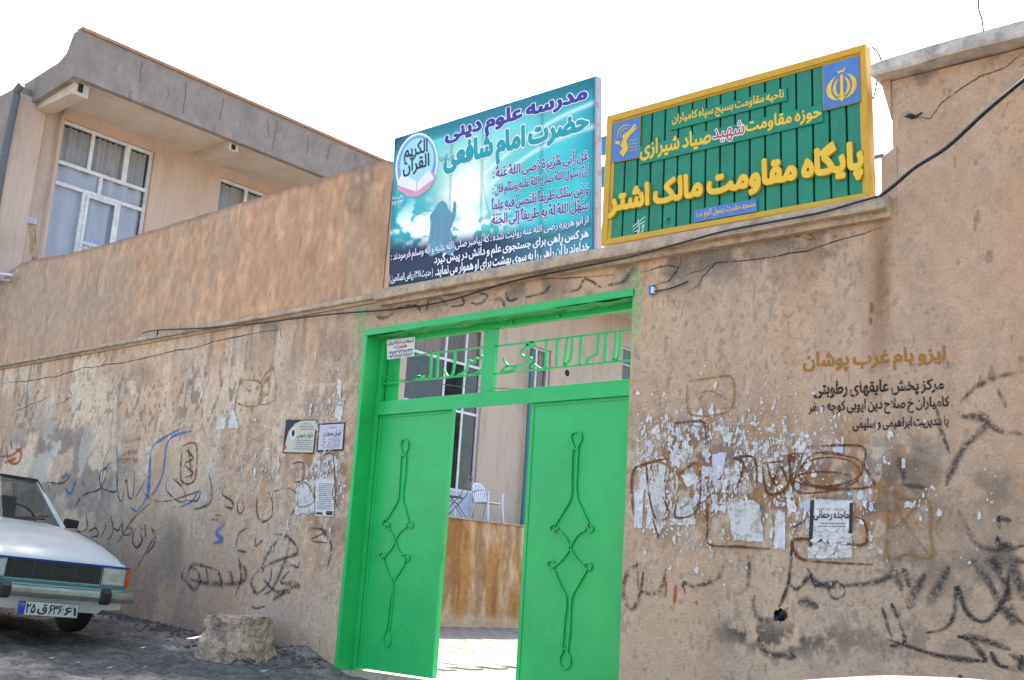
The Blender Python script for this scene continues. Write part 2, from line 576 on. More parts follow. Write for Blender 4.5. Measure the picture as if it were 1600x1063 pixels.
def shape(s):
    """joins the letters and turns the line round, so that it can be set left to right"""
    s = [c for c in s]
    out = []
    i = 0

    def marks(k, st):
        while 0 <= k < len(s) and '\u064b' <= s[k] <= '\u0652':
            k += st
        return k

    def joins_next(k):
        k = marks(k, -1)
        return 0 <= k < len(s) and s[k] in FORMS and FORMS[s[k]][2] is not None

    while i < len(s):
        c = s[i]
        if c in FORMS:
            prev = joins_next(i - 1)
            if c == 'ل' and i + 1 < len(s) and s[i + 1] in LAMALEF:
                out.append(chr(LAMALEF[s[i + 1]] + (1 if prev else 0)))
                i += 2
                continue
            k_ = marks(i + 1, 1)
            nxt = k_ < len(s) and s[k_] in FORMS and FORMS[c][2] is not None
            f = FORMS[c]
            out.append(chr(f[3] if prev and nxt else f[1] if prev else f[2] if nxt else f[0]))
        else:
            out.append({'(': ')', ')': '('}.get(c, c))
        i += 1
    out = out[::-1]
    # numbers keep their own direction
    r, k = [], 0
    while k < len(out):
        j = k
        while j < len(out) and out[j] in '۰۱۲۳۴۵۶۷۸۹':
            j += 1
        if j > k:
            r += out[k:j][::-1]
            k = j
        else:
            r.append(out[k])
            k += 1
    return ''.join(r)


def outlines(s, res=3):
    cu = bpy.data.curves.new('lettering', 'FONT')
    cu.body = shape(s)
    cu.resolution_u = res
    cu.fill_mode = 'NONE'
    cu.space_word = 0.6
    o = bpy.data.objects.new('lettering', cu)
    COL.objects.link(o)
    dg = bpy.context.evaluated_depsgraph_get()
    dg.update()
    me = bpy.data.meshes.new_from_object(o.evaluated_get(dg))
    n, m = len(me.vertices), len(me.edges)
    co = np.zeros(n * 3)
    me.vertices.foreach_get('co', co)
    e = np.zeros(m * 2, np.int32)
    me.edges.foreach_get('vertices', e)
    bpy.data.objects.remove(o)
    bpy.data.curves.remove(cu)
    bpy.data.meshes.remove(me)
    co = co.reshape(-1, 3)[:, :2]
    e = e.reshape(-1, 2)
    # every outline is a run of consecutive vertices: walk it in order
    link_next = np.zeros(n, bool)
    d = np.abs(e[:, 0] - e[:, 1])
    link_next[np.minimum(e[:, 0], e[:, 1])[d == 1]] = True
    A, B, st = [], [], 0
    for i in range(n):
        if not link_next[i] or i == n - 1:
            if i - st >= 2:
                A += list(range(st, i + 1))
                B += list(range(st + 1, i + 1)) + [st]
            st = i + 1
    return co, np.array(A), np.array(B)


def text_mesh(s, bold=0.0, depth=0.0, res=44):
    """the line of lettering as clean geometry: outlines filled by winding number, thickened, contoured"""
    co, A, B = outlines(s)
    lo, hi = co.min(0), co.max(0)
    ss = res * 2
    pad = bold + .06
    ox, oy = lo[0] - pad, lo[1] - pad
    w_, h_ = int((hi[0] - lo[0] + 2 * pad) * ss) // 2 * 2 + 2, int((hi[1] - lo[1] + 2 * pad) * ss) // 2 * 2 + 2
    P, Q = co[A], co[B]
    X0, Y0, X1, Y1 = (P[:, 0] - ox) * ss, (P[:, 1] - oy) * ss, (Q[:, 0] - ox) * ss, (Q[:, 1] - oy) * ss
    wn = np.zeros((h_, w_ + 1), np.int32)
    for r in range(h_):
        y = r + .5
        k = ((Y0 <= y) & (Y1 > y)) | ((Y1 <= y) & (Y0 > y))
        if not k.any():
            continue
        x = X0[k] + (y - Y0[k]) / (Y1[k] - Y0[k]) * (X1[k] - X0[k])
        np.add.at(wn[r], np.clip(np.ceil(x - .5), 0, w_).astype(int), np.where(Y1[k] > Y0[k], 1, -1))
    f = (np.cumsum(wn, 1)[:, :w_] != 0)
    R_ = bold * ss
    g = f.copy()
    k = int(math.ceil(R_))
    for dy in range(-k, k + 1):
        for dx in range(-k, k + 1):
            if 0 < dx * dx + dy * dy <= R_ * R_ + .3:
                g |= np.roll(np.roll(f, dy, 0), dx, 1)
    g = g.astype(float)
    for ax in (0, 1):
        g = (np.roll(g, 1, ax) + 2 * g + np.roll(g, -1, ax)) / 4
    g = (g[0::2, 0::2] + g[1::2, 0::2] + g[0::2, 1::2] + g[1::2, 1::2]) / 4
    g = np.pad(g, 1)
    H, W_ = g.shape
    ins = g >= .5
    V, F, S = [], [], []

    def pt(r, c):
        V.append((ox + (c - 1 + .5) / res, oy + (r - 1 + .5) / res))
        return len(V) - 1
    full = ins[:-1, :-1] & ins[1:, :-1] & ins[:-1, 1:] & ins[1:, 1:]
    anyc = ins[:-1, :-1] | ins[1:, :-1] | ins[:-1, 1:] | ins[1:, 1:]
    for r in range(H - 1):
        row = full[r]
        if row.any():
            dd = np.diff(np.concatenate([[0], row.astype(int), [0]]))
            for c0_, c1_ in zip(np.where(dd == 1)[0], np.where(dd == -1)[0]):
                F.append((pt(r, c0_), pt(r, c1_), pt(r + 1, c1_), pt(r + 1, c0_)))
        for c in np.where(anyc[r] & ~row)[0]:
            cs = [(r, c), (r, c + 1), (r + 1, c + 1), (r + 1, c)]
            vals = [g[q] for q in cs]
            poly, cut = [], []
            for i in range(4):
                j = (i + 1) % 4
                if vals[i] >= .5:
                    poly.append(pt(*cs[i]))
                if (vals[i] >= .5) != (vals[j] >= .5):
                    t = (.5 - vals[i]) / (vals[j] - vals[i])
                    poly.append(pt(cs[i][0] + (cs[j][0] - cs[i][0]) * t, cs[i][1] + (cs[j][1] - cs[i][1]) * t))
                    cut.append(poly[-1])
            if len(poly) >= 3:
                F.append(tuple(poly))
                if depth and len(cut) == 2:
                    S.append((cut[0], cut[1]))
    return np.array(V), F, S, lo, hi


def text(s, quad, y, mt, parent, bold=0.02, ex=0.0, name='lettering', wall=False, off=0.0, label=None):
    """quad: TL, TR, BR, BL as pixels of the photograph, carried to the plane y"""
    V, F, S, lo, hi = text_mesh(s, bold, ex)
    u = (V[:, 0] - lo[0]) / (hi[0] - lo[0])
    v = (V[:, 1] - lo[1]) / (hi[1] - lo[1])
    TL, TR, BR, BL = [W(p[0], p[1], y) for p in quad]
    P = (np.outer((1 - u) * v, TL) + np.outer(u * v, TR) + np.outer(u * (1 - v), BR) + np.outer((1 - u) * (1 - v), BL))
    P[:, 1] = y - off
    if wall:
        P[:, 1] = -hwall(P[:, 0], P[:, 2]) - 0.0035 - off
    if ex:
        n = len(P)
        P2 = P.copy()
        P2[:, 1] += ex
        P = np.concatenate([P, P2])
        F = F + [(a, b, b + n, a + n) for a, b in S]
    me = bpy.data.meshes.new(name)
    me.from_pydata(P.tolist(), [], F)
    if wall:
        uvl = me.uv_layers.new(name='UVMap')
        uvl.data.foreach_set('uv', [0.5] * (len(me.loops) * 2))
    return link(name, me, mt, parent, label=label)


# ------------------------------------------------------------------ heights
GX = [-60, -20, -16, -12.3, -10.3, -8.2, -5, 0, 10, 60]
GZ = [1.6, -.10, -.36, -.60, -.71, -.885, -1.12, -1.58, -1.80, -4.0]


def gz(x, y=0):
    return np.interp(x, GX, GZ) + 0.028 * np.asarray(y, float)


YARD = -0.875
LEDGE = 2.89 * 7 / 7.4            # top of the ledge
GX0, GX1 = -8.14, -4.94           # gate opening
GTOP = 2.36
TALLX = W(1394, 190)[0]           # left edge of the tall wall
CAPZ = 3.62
HOLE = W(1220, 962)

# ------------------------------------------------------------------ street and yard
def grid_mesh(name, xs, ys, hf, cf):
    X, Y = np.meshgrid(xs, ys, indexing='ij')
    Zv = hf(X, Y)
    co = np.stack([X, Y, Zv], -1).reshape(-1, 3)
    nx, ny = len(xs), len(ys)
    i = np.arange((nx - 1) * (ny - 1))
    a = (i // (ny - 1)) * ny + i % (ny - 1)
    q = np.stack([a, a + ny, a + ny + 1, a + 1], -1)
    return np_mesh(name, co, q, cf(X, Y).reshape(-1, 3))


def np_mesh(name, co, q, col=None, smooth=True):
    me = bpy.data.meshes.new(name)
    me.vertices.add(len(co))
    me.vertices.foreach_set('co', co.astype(np.float32).ravel())
    me.loops.add(q.size)
    me.loops.foreach_set('vertex_index', q.astype(np.int32).ravel())
    me.polygons.add(len(q))
    me.polygons.foreach_set('loop_start', np.arange(0, q.size, q.shape[1], dtype=np.int32))
    me.polygons.foreach_set('loop_total', np.full(len(q), q.shape[1], dtype=np.int32))
    me.polygons.foreach_set('use_smooth', np.full(len(q), smooth))
    me.update(calc_edges=True)
    if col is not None:
        at = me.color_attributes.new('Col', 'FLOAT_COLOR', 'POINT')
        c = np.ones((len(co), 4), np.float32)
        c[:, :3] = np.clip(col, 0.003, 0.95)
        at.data.foreach_set('color', c.ravel())
    return me


def lerp(a, b, t):
    t = np.asarray(t)[..., None]
    return a * (1 - t) + np.asarray(b) * t


def street_h(X, Y):
    near = np.exp(-((X + 9) / 5) ** 2 - ((Y + 1.5) / 3.5) ** 2)
    h = gz(X, Y) + near * (0.07 * (fbm(X * 1.3, Y * 1.3, 3, 21) - .5) + 0.07 * (fbm(X * 5, Y * 7, 4, 22) - .5))
    # mortar ramp heaped at the foot of the wall by the gate
    h = h + (0.16 + .09 * (fbm(X * 6, Y * 6, 4, 23) - .5)) * np.exp(-((X + 8.75) / .55) ** 2) * np.clip(1 + Y / .55, 0, 1) ** 2 * (Y < 0.02)
    return np.where(Y > 0.0, np.minimum(h, -0.93), h)


def street_c(X, Y):
    n = fbm(X * 1.1, Y * 1.1, 4, 31)
    c = lerp(np.full(X.shape + (3,), .085) * np.array([1.12, .98, .84]), (.23, .185, .145), sst(.40, .60, n))
    c = c * 1.65 * (.6 + .8 * fbm(X * 5 + 3, Y * 9, 4, 37))[..., None]
    px, py = proj(X, Y, gz(X, Y))
    g = np.exp(-((px - 560) / 190) ** 2 - ((py - 1012) / 22) ** 2)
    c = lerp(c, (.34, .30, .26), np.clip(g * 1.6, 0, 1) * sst(.3, .6, fbm(X * 5, Y * 5, 3, 33)))
    d = np.exp(-((Y + .1) / .35) ** 2) * (Y < 0.1)
    c = lerp(c, (.30, .235, .18), d * .8 * sst(.3, .7, fbm(X * 4, Y * 4, 3, 34)))
    under_car = np.exp(-((X + 11) / 1.6) ** 2 - ((Y + 2) / .9) ** 2)  # asphalt coloured darker in an oval under the parked car
    c = lerp(c, (.022, .022, .022), under_car * .75)
    return c * (0.5 + 1.0 * fbm(X * 16, Y * 16, 3, 35))[..., None]


xs = np.concatenate([np.linspace(-60, -14, 24)[:-1], np.linspace(-14, -4, 420)[:-1], np.linspace(-4, 60, 30)])
ys = np.concatenate([np.linspace(-60, -5, 20)[:-1], np.linspace(-5, 0.02, 240), [0.05, 0.5, 60]])
link('street', grid_mesh('street', xs, ys, street_h, street_c), M['street'], kind='structure')

yard = MB().box(-16.9, 20, 0.55, 45, YARD - .10, YARD - .012).build('courtyard_floor', M['yard'], kind='structure')
# paving tiles one can see through the open gate
tm = MB().box(-.194, .194, -.094, .094, -.03, .004).mesh('paving_tile', bevel=.004, seg=1)
tm.materials.append(M['tile'])
cnt = 0
for iy in range(3, 65):
    for ix in range(-41, -20):
        x, y = ix * .4 + (.2 if iy % 2 else 0), iy * .2
        px, py = proj(np.array(x), np.array(y), np.array(YARD))
        if 655 < px < 825 and 970 < py < 1085 and x > -15.3 and y > .75 and cnt < 295:
            o = bpy.data.objects.new('paving_tile', tm)
            COL.objects.link(o)
            o.location = (x, y, YARD + random.uniform(-.004, .004))
            o.rotation_euler = (random.uniform(-.006, .006), random.uniform(-.006, .006), random.uniform(-.01, .01))
            o.parent = yard
            cnt += 1

# ------------------------------------------------------------------ the boundary wall
wall = thing('boundary_wall', (-8, 0, -.9), 'long old tan plaster boundary wall covered in graffiti, stains and torn paper', 'wall')


def gb(px, py, cx, cy, rx, ry):
    return np.exp(-((px - cx) / rx) ** 2 - ((py - cy) / ry) ** 2)


def wall_col(X, Zc):
    px, py = proj(X, X * 0, Zc)
    n1 = fbm(X * 0.9, Zc * 0.45, 4, 41)
    n2 = fbm(X * 2.5, Zc * 1.0, 5, 42)
    n3 = fbm(X * 9, Zc * 4.5, 4, 43)
    nb = fbm(X * 18, Zc * 18, 3, 44)
    c = np.empty(X.shape + (3,))
    c[:] = (.40, .285, .205)
    grey = (.385, .32, .265)
    left = sst(560, 520, px)
    low = sst(880, 1050, py)
    # greyish old wash
    c = lerp(c, grey, np.clip(sst(.40, .62, n2) * (.35 + .45 * left), 0, 1))
    wash = gb(px, py, 170, 660, 330, 120) + gb(px, py, 60, 640, 120, 100) + .5 * gb(px, py, 420, 640, 130, 90)
    c = lerp(c, (.50, .43, .355), np.clip(wash, 0, 1) * sst(.42, .60, fbm(X * 3, Zc * 1.6, 5, 45)) * .85)
    c = lerp(c, (.49, .355, .245), np.clip(sst(.5, .75, fbm(X * 2.2 + 5, Zc * .5, 4, 46)), 0, 1) * .6)
    # right part: browner and even
    right = sst(1380, 1460, px)
    c = lerp(c, (.37, .262, .19), right * .6)
    # leopard flaking: the wash has dropped off in elongated spots
    fl = sst(.60, .66, vnoise(X * 24, Zc * 13, 47) * .62 + .38 * n2)
    fm = np.clip(gb(px, py, 230, 625, 150, 55) + gb(px, py, 360, 600, 60, 60) + gb(px, py, 60, 640, 70, 40)
                 + .8 * gb(px, py, 520, 590, 40, 60) + gb(px, py, 170, 540, 60, 30), 0, 1)
    c = lerp(c, (.19, .155, .135), fl * fm * .85)
    fl2 = sst(.66, .70, vnoise(X * 40, Zc * 22, 49) * .6 + .4 * n3)
    c = lerp(c, (.21, .17, .14), fl2 * .5 * (1 - right))
    # grey damp plaster left bottom behind the car
    dm = gb(px, py, 90, 740, 110, 80) * sst(.40, .55, fbm(X * 2.6, Zc * 2.6, 5, 50))
    c = lerp(c, (.125, .125, .13), np.clip(dm * 1.3, 0, .7))
    dm2 = gb(px, py, 90, 720, 60, 60) * sst(.52, .6, fbm(X * 2.6 + 9, Zc * 2.6, 5, 51))
    c = lerp(c, (.42, .40, .37), np.clip(dm2, 0, .8))
    lowl = np.clip(gb(px, py, 200, 900, 160, 90), 0, 1)
    c = lerp(c, (.25, .195, .165), lowl * .6 * sst(.3, .6, n2))
    # repaired round patches
    for (cx, cy, rx, ry) in ((224, 585, 18, 22), (528, 540, 24, 24), (270, 860, 20, 60)):
        g = np.exp(-(((px - cx) / rx) ** 2 + ((py - cy) / ry) ** 2) ** 2)
        c = lerp(c, (.235, .185, .145), g * .8)
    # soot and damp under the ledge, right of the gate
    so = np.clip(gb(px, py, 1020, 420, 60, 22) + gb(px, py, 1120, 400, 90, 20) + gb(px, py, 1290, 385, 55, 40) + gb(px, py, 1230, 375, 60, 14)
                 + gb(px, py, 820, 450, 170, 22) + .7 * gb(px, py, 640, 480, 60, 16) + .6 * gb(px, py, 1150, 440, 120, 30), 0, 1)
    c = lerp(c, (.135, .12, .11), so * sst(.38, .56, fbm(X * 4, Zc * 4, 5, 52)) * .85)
    # top of the tall wall
    so2 = np.clip(gb(px, py, 1440, 120, 60, 45) + gb(px, py, 1530, 100, 90, 28) + .6 * gb(px, py, 1480, 160, 60, 40), 0, 1)
    c = lerp(c, (.17, .15, .14), so2 * sst(.36, .56, fbm(X * 3.5, Zc * 3.5, 5, 53)) * .8)
    # brown run-off streaks
    st = gb(px, py, 1378 - (py - 350) * .02, 440, 17, 140) * (.55 + .45 * nb)
    c = lerp(c, (.205, .115, .06), np.clip(st * 1.1, 0, .85))
    c = lerp(c, (.40, .235, .13), np.clip(gb(px, py, 1268, 440, 16, 80) + gb(px, py, 1230, 520, 14, 110), 0, 1) * .5)
    c = lerp(c, (.10, .07, .05), np.clip(gb(px, py, 1362, 490, 3, 40), 0, 1) * sst(.45, .55, nb))
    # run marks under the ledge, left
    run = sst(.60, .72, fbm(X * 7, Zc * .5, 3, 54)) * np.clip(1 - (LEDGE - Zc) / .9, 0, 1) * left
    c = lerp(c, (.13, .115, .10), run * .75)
    run2 = sst(.55, .75, fbm(X * 5 + 3, Zc * .35, 3, 55))
    c = lerp(c, (.42, .25, .15), run2 * .35)
    # green overspray beside the gate
    gs = gb(px, py, 566, 640, 9, 300) * (px < 582) + gb(px, py, 994, 470, 8, 60) * (px > 985)
    c = lerp(c, (.12, .36, .15), np.clip(gs, 0, .75) * (.4 + .6 * nb))
    # poster zones: glue, rust coloured stains, grey dirt
    pz = np.clip(gb(px, py, 1080, 740, 110, 110) + gb(px, py, 1260, 760, 120, 80) + .7 * gb(px, py, 1400, 760, 80, 90)
                 + 1.1 * gb(px, py, 510, 740, 45, 130) + .6 * gb(px, py, 400, 720, 60, 90), 0, 1)
    c = lerp(c, (.25, .125, .045), pz * sst(.44, .56, fbm(X * 9, Zc * 7, 5, 56)) * .9)
    c = lerp(c, (.40, .365, .34), pz * sst(.55, .62, fbm(X * 14 + 4, Zc * 10, 5, 57)) * .85)
    c = lerp(c, (.16, .13, .12), pz * sst(.50, .58, fbm(X * 14 + 8, Zc * 14, 5, 58)) * .75)
    # scorch and soot near the foot, right
    sc = np.clip(gb(px, py, 1240, 1000, 90, 28) + .8 * gb(px, py, 1160, 985, 40, 18) + .5 * gb(px, py, 1420, 1000, 90, 40), 0, 1)
    c = lerp(c, (.06, .055, .05), sc * sst(.44, .58, fbm(X * 12, Zc * 12, 4, 59)) * .85)
    so3 = np.clip(gb(px, py, 1430, 730, 60, 70) + gb(px, py, 1540, 900, 90, 70) + gb(px, py, 1560, 760, 60, 60)
                  + gb(px, py, 1380, 890, 90, 30), 0, 1)
    c = lerp(c, (.13, .115, .105), so3 * sst(.42, .62, fbm(X * 5, Zc * 5, 5, 60)) * .65)
    # pecked marks on the tall wall
    pk = sst(.86, .90, vnoise(X * 16, Zc * 9, 61)) * sst(.5, .6, vnoise(X * 50, Zc * 20, 62)) * sst(1380, 1420, px) * (py < 640)
    c = lerp(c, (.10, .08, .07), pk * .5)
    # foot of the wall
    ft = np.clip(1 - (Zc - gz(X)) / .35, 0, 1)
    c = lerp(c, (.24, .18, .135), ft * .7 * sst(.3, .6, n2))
    c = c * (0.86 + .28 * n3)[..., None] * (0.90 + .20 * nb)[..., None]
    nf = fbm(X * 55, Zc * 42, 2, 66)
    c = c * (1 - .28 * sst(.66, .80, nf) * sst(.35, .6, n2))[..., None]
    c = lerp(c, (.44, .40, .36), sst(.22, .12, nf) * .5)
    m = c.mean(-1, keepdims=True)
    c = m + (c - m) * 0.86
    return c * np.array([1.44, 1.31, 1.15]) * (1 + .13 * left * (1 - lowl))[..., None]  # left part painted lighter, standing in for the light gradient along the wall


xs = np.concatenate([np.linspace(-30, -16.8, 40)[:-1], np.arange(-16.8, GX0 - .012, .0165), [GX0],
                     np.arange(GX0 + .02, GX1 - .012, .02), [GX1], np.arange(GX1 + .009, TALLX - .006, .0092), [TALLX],
                     np.arange(TALLX + .009, -1.5, .0092), np.linspace(-1.4, 9, 40)])
zs = np.concatenate([[-3.2, -2.2, -1.6, -1.4], np.arange(-1.2, GTOP - .008, .0118), [GTOP],
                     np.arange(GTOP + .011, LEDGE - .006, .0118), [LEDGE], np.arange(LEDGE + .011, CAPZ, .0118), [CAPZ]])
nx, nz = len(xs), len(zs)
Xg, Zg = np.meshgrid(xs, zs, indexing='ij')
co = np.stack([Xg, -hwall(Xg, Zg), Zg], -1).reshape(-1, 3)
i = np.arange((nx - 1) * (nz - 1))
ix, iz = i // (nz - 1), i % (nz - 1)
cxm, czm = (xs[ix] + xs[ix + 1]) / 2, (zs[iz] + zs[iz + 1]) / 2
keep = ~((cxm > GX0) & (cxm < GX1) & (czm < GTOP)) & ~((czm > LEDGE) & (cxm < TALLX))
keep &= (((cxm - HOLE[0]) / .052) ** 2 + ((czm - HOLE[2]) / .042) ** 2) > 1
a = ix * nz + iz
q = np.stack([a, a + nz, a + nz + 1, a + 1], -1)[keep]
used = np.unique(q)
rm = np.full(len(co), -1)
rm[used] = np.arange(len(used))
colr = wall_col(Xg, Zg).reshape(-1, 3)
link('wall_face', np_mesh('wall_face', co[used], rm[q], colr[used]), M['plaster'], wall)

# body of the wall behind its face: reveals, back and the pipe hole
M['reveal'] = mat('plain_plaster', (.46, .32, .22), 0.9, .2, 6, .4, 40)
b = MB()
b.box(-30, GX0 - .002, .012, .40, -3, LEDGE - .01)
b.box(GX1 + .002, HOLE[0] - .07, .012, .40, -3, LEDGE - .01)
b.box(HOLE[0] - .07, HOLE[0] + .07, .16, .40, -3, LEDGE - .01)
b.box(HOLE[0] - .07, HOLE[0] + .07, .012, .16, HOLE[2] + .06, LEDGE - .01)
b.box(HOLE[0] - .07, HOLE[0] + .07, .012, .16, -3, HOLE[2] - .06)
b.box(HOLE[0] + .07, 9, .012, .40, -3, LEDGE - .01)
b.box(TALLX + .004, 9, .012, .40, LEDGE - .01, CAPZ)
b.box(GX0 - .002, GX1 + .002, .012, .40, GTOP + .03, LEDGE - .01)
b.build('wall_core', M['reveal'], wall)
h = MB()
ang = [k * math.pi / 8 for k in range(16)]
h.tube([(HOLE[0], .0, HOLE[2]), (HOLE[0], .15, HOLE[2])], .06, 16, cap=False)
h.build('drain_hole', M['dark'], wall)

# the tall wall's jog: lower part a little wider
jx = W(1377, 280)[0]
JZ0, JZ1 = LEDGE, W(1377, 247)[2]
jb = MB()
jb.prism([(jx, -.004, JZ0), (jx, -.004, JZ1), (TALLX + .03, -.004, JZ1 + .07), (TALLX + .03, -.004, JZ0)], (0, .38, 0))
jb.build('wall_shoulder', M['reveal'], wall, bevel=.006)

# cap slab of the tall wall, with the sloping corbel below it
c0 = W(1362, 112, -.12)
ctop = CAPZ + .12
cb = MB()
n = 40
prof = []
for k in range(n + 1):
    x = c0[0] + (9 - c0[0]) * (k / n) ** 1.6
    jt = .02 * (fbm(np.array(x * 3.), np.array(1.), 3, 71) - .5)
    jb_ = .03 * (fbm(np.array(x * 4.), np.array(4.), 3, 72) - .5)
    tap = min(1, (x - c0[0]) / .25)
    prof.append((x, ctop - .02 * (1 - tap) + jt, CAPZ + .012 + jb_ * tap, -.13 + .02 * (fbm(np.array(x * 5.), np.array(2.), 3, 73) - .5)))
v, f = [], []
for x, t, bo, yy in prof:
    v += [(x, yy, bo), (x, yy - .008, bo + .02), (x, yy, t), (x, .45, t + .02), (x, .45, bo)]
for k in range(n):
    for j in range(5):
        f.append((k * 5 + j, k * 5 + (j + 1) % 5, k * 5 + 5 + (j + 1) % 5, k * 5 + 5 + j))
f.append((4, 3, 2, 1, 0))
cb.add(v, f)
cb.build('cap_slab', M['cap'], wall)
MB().prism([(TALLX + .002, -.02, CAPZ - .30), (c0[0] + .02, -.02, CAPZ + .01), (TALLX - .003, -.02, CAPZ + .01)],
           (0, .44, 0)).build('corbel', M['reveal'], wall, bevel=.004)

# ledge
lz0 = LEDGE - .055
xs0, xs1 = -30, W(600, 455)[0]


def ledge(name, x0, x1, yf, zt, zb, step, mt):
    n = int((x1 - x0) / .12)
    v, f = [], []
    for k in range(n + 1):
        x = x0 + (x1 - x0) * k / n
        e = .010 * (fbm(np.array(x * 3.1), np.array(3.), 3, 81) - .5)
        e2 = .012 * (fbm(np.array(x * 5.3), np.array(7.), 3, 82) - .5)
        v += [(x, yf + e, zb + e2), (x, yf - .006 + e, zb + .012 + e2), (x, yf + e2, zt - .01), (x, yf + .012, zt + e), (x, .05, zt + e), (x, .05, zb - step), (x, yf * .45, zb - step), (x, yf * .45, zb - .002)]
    for k in range(n):
        for j in range(8):
            f.append((k * 8 + j, k * 8 + (j + 1) % 8, k * 8 + 8 + (j + 1) % 8, k * 8 + 8 + j))
    f += [tuple(range(7, -1, -1)), tuple(range(n * 8, n * 8 + 8))]
    return MB().add(v, f).build(name, mt, wall)


ledge('ledge', xs0, xs1, -.075, LEDGE, LEDGE - .05, .03, M['ledge'])
lx1 = W(1385, 318, -.1)[0]
ledge('ledge', xs1 + .001, lx1, -.12, LEDGE + .015, LEDGE - .085, .045, M['ledge'])


# upper wall, left
def upper_col(X, Zc):
    px, py = proj(X, X * 0, Zc)
    q1 = fbm(X * 1.6 + .8 * fbm(X * 2, Zc * 2, 3, 90), Zc * .9 + 1.2 * fbm(X * 3, Zc * 1.2, 3, 91), 5, 92)
    q2 = fbm(X * 6 + 2 * q1, Zc * 1.7 + 3 * q1, 5, 93)
    c = np.empty(X.shape + (3,))
    c[:] = (.39, .255, .175)
    c = lerp(c, (.33, .265, .205), sst(.40, .62, q1) * .7)
    c = lerp(c, (.50, .335, .225), sst(.50, .70, q2) * .7)
    c = lerp(c, (.265, .175, .12), sst(.56, .74, fbm(X * 4 + 3 * q1, Zc * 1.1, 4, 94)) * .6)
    c = lerp(c, (.30, .27, .235), gb(px, py, 60, 470, 150, 90) * .7)
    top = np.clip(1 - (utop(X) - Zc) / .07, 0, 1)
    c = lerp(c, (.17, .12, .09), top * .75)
    for (cx, cy, r) in ((555, 310, 16), (572, 275, 9), (490, 285, 7), (560, 262, 6)):
        g = np.exp(-((np.hypot(px - cx, (py - cy) * .8) - r) / 4) ** 2)
        c = lerp(c, (.17, .14, .12), g * .5)
    return c * (.8 + .4 * fbm(X * 20, Zc * 12, 3, 95))[..., None] * np.array([1.42, 1.29, 1.14])


tp = [W(*p) for p in ((-60, 470), (0, 441), (14, 424), (30, 412), (60, 404), (100, 398), (180, 377), (300, 340), (420, 303), (540, 267), (575, 253), (602, 250), (614, 254))]
TPX = [p[0] for p in tp]
TPZ = [p[2] for p in tp]


def utop(X):
    return np.interp(X, TPX, TPZ)


ux1 = TPX[-1]
xs = np.concatenate([np.linspace(-30, -17, 20)[:-1], np.arange(-17, ux1 - .01, .022), [ux1]])
ts = np.linspace(0, 1, 62)
X, T = np.meshgrid(xs, ts, indexing='ij')
Zz = LEDGE - .01 + T * (utop(X) + .018 * (fbm(X * 3, X * 0, 4, 97) - .5) - LEDGE + .01)
Yv = .012 - .022 * (fbm(X * .8, Zz * .8, 3, 98) - .5) - .008 * (fbm(X * 6, Zz * 4, 3, 99) - .5)
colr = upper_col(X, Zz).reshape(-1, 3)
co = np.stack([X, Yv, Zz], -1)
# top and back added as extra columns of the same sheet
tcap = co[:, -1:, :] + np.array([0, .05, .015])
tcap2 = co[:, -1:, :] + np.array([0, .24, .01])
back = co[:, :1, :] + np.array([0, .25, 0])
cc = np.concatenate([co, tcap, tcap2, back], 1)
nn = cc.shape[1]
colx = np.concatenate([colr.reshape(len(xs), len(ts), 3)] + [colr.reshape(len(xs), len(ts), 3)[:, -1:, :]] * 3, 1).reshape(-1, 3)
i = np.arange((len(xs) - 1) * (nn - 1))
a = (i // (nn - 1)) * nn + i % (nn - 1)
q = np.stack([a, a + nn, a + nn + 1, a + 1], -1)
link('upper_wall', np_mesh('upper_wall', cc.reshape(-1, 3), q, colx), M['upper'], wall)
MB().box(ux1 - .05, ux1 - .002, .03, .24, LEDGE, TPZ[-1] - .02).build('upper_wall_end', M['reveal'], wall)


# ------------------------------------------------------------------ paint, cracks and paper on the wall
SK = [0]


def stroke(pts, wd, key, name='graffiti_stroke', smooth=True, n=8, taper=True, off0=.003):
    """pixels of the photograph -> painted ribbon lying on the plaster"""
    P = cat(pts, n) if smooth else [np.array(p, float) for p in pts]
    Q = [W(p[0], p[1]) for p in P]
    Q = np.array([(p[0], p[2]) for p in Q])
    seg = np.hypot(*np.diff(Q, axis=0).T)
    L = np.concatenate([[0], np.cumsum(seg)])
    m = max(6, int(L[-1] / .018))
    t = np.linspace(0, L[-1], m)
    x, z = np.interp(t, L, Q[:, 0]), np.interp(t, L, Q[:, 1])
    dx, dz = np.gradient(x), np.gradient(z)
    dl = np.hypot(dx, dz) + 1e-9
    nxv, nzv = -dz / dl, dx / dl
    SK[0] += 1
    ww = wd * {'soft': 1.7, 'black': 1.25, 'crack': .8, 'brown': 1.05, 'ochre': 1.15}.get(key, 1.3) * (0.65 + .7 * vnoise(t * 9, t * 0, SK[0]))
    if taper:
        ww = ww * (.35 + .65 * np.minimum(1, np.minimum(t, L[-1] - t) / (L[-1] * .12 + .01)))
    base = (.0105 if key in ('brown', 'ochre') else off0) + (SK[0] % 40) * 2.5e-5 + np.linspace(0, .0006, m)
    cols = 3
    v = np.zeros((m, cols, 3))
    for k, s in enumerate((-.5, 0, .5)):
        xx, zz = x + nxv * ww * s, z + nzv * ww * s
        v[:, k, 0], v[:, k, 2] = xx, zz
        v[:, k, 1] = -hwall(xx, zz) - base
    i = np.arange((m - 1) * (cols - 1))
    a = (i // (cols - 1)) * cols + i % (cols - 1)
    q = np.stack([a, a + cols, a + cols + 1, a + 1], -1)
    me = np_mesh(name, v.reshape(-1, 3), q)
    uvl = me.uv_layers.new(name='UVMap')
    vi = q.ravel()
    uv = np.stack([np.repeat(t, cols)[vi], np.tile([0, .5, 1], m)[vi]], -1)
    uvl.data.foreach_set('uv', uv.ravel())
    return link(name, me, SP[key], wall)


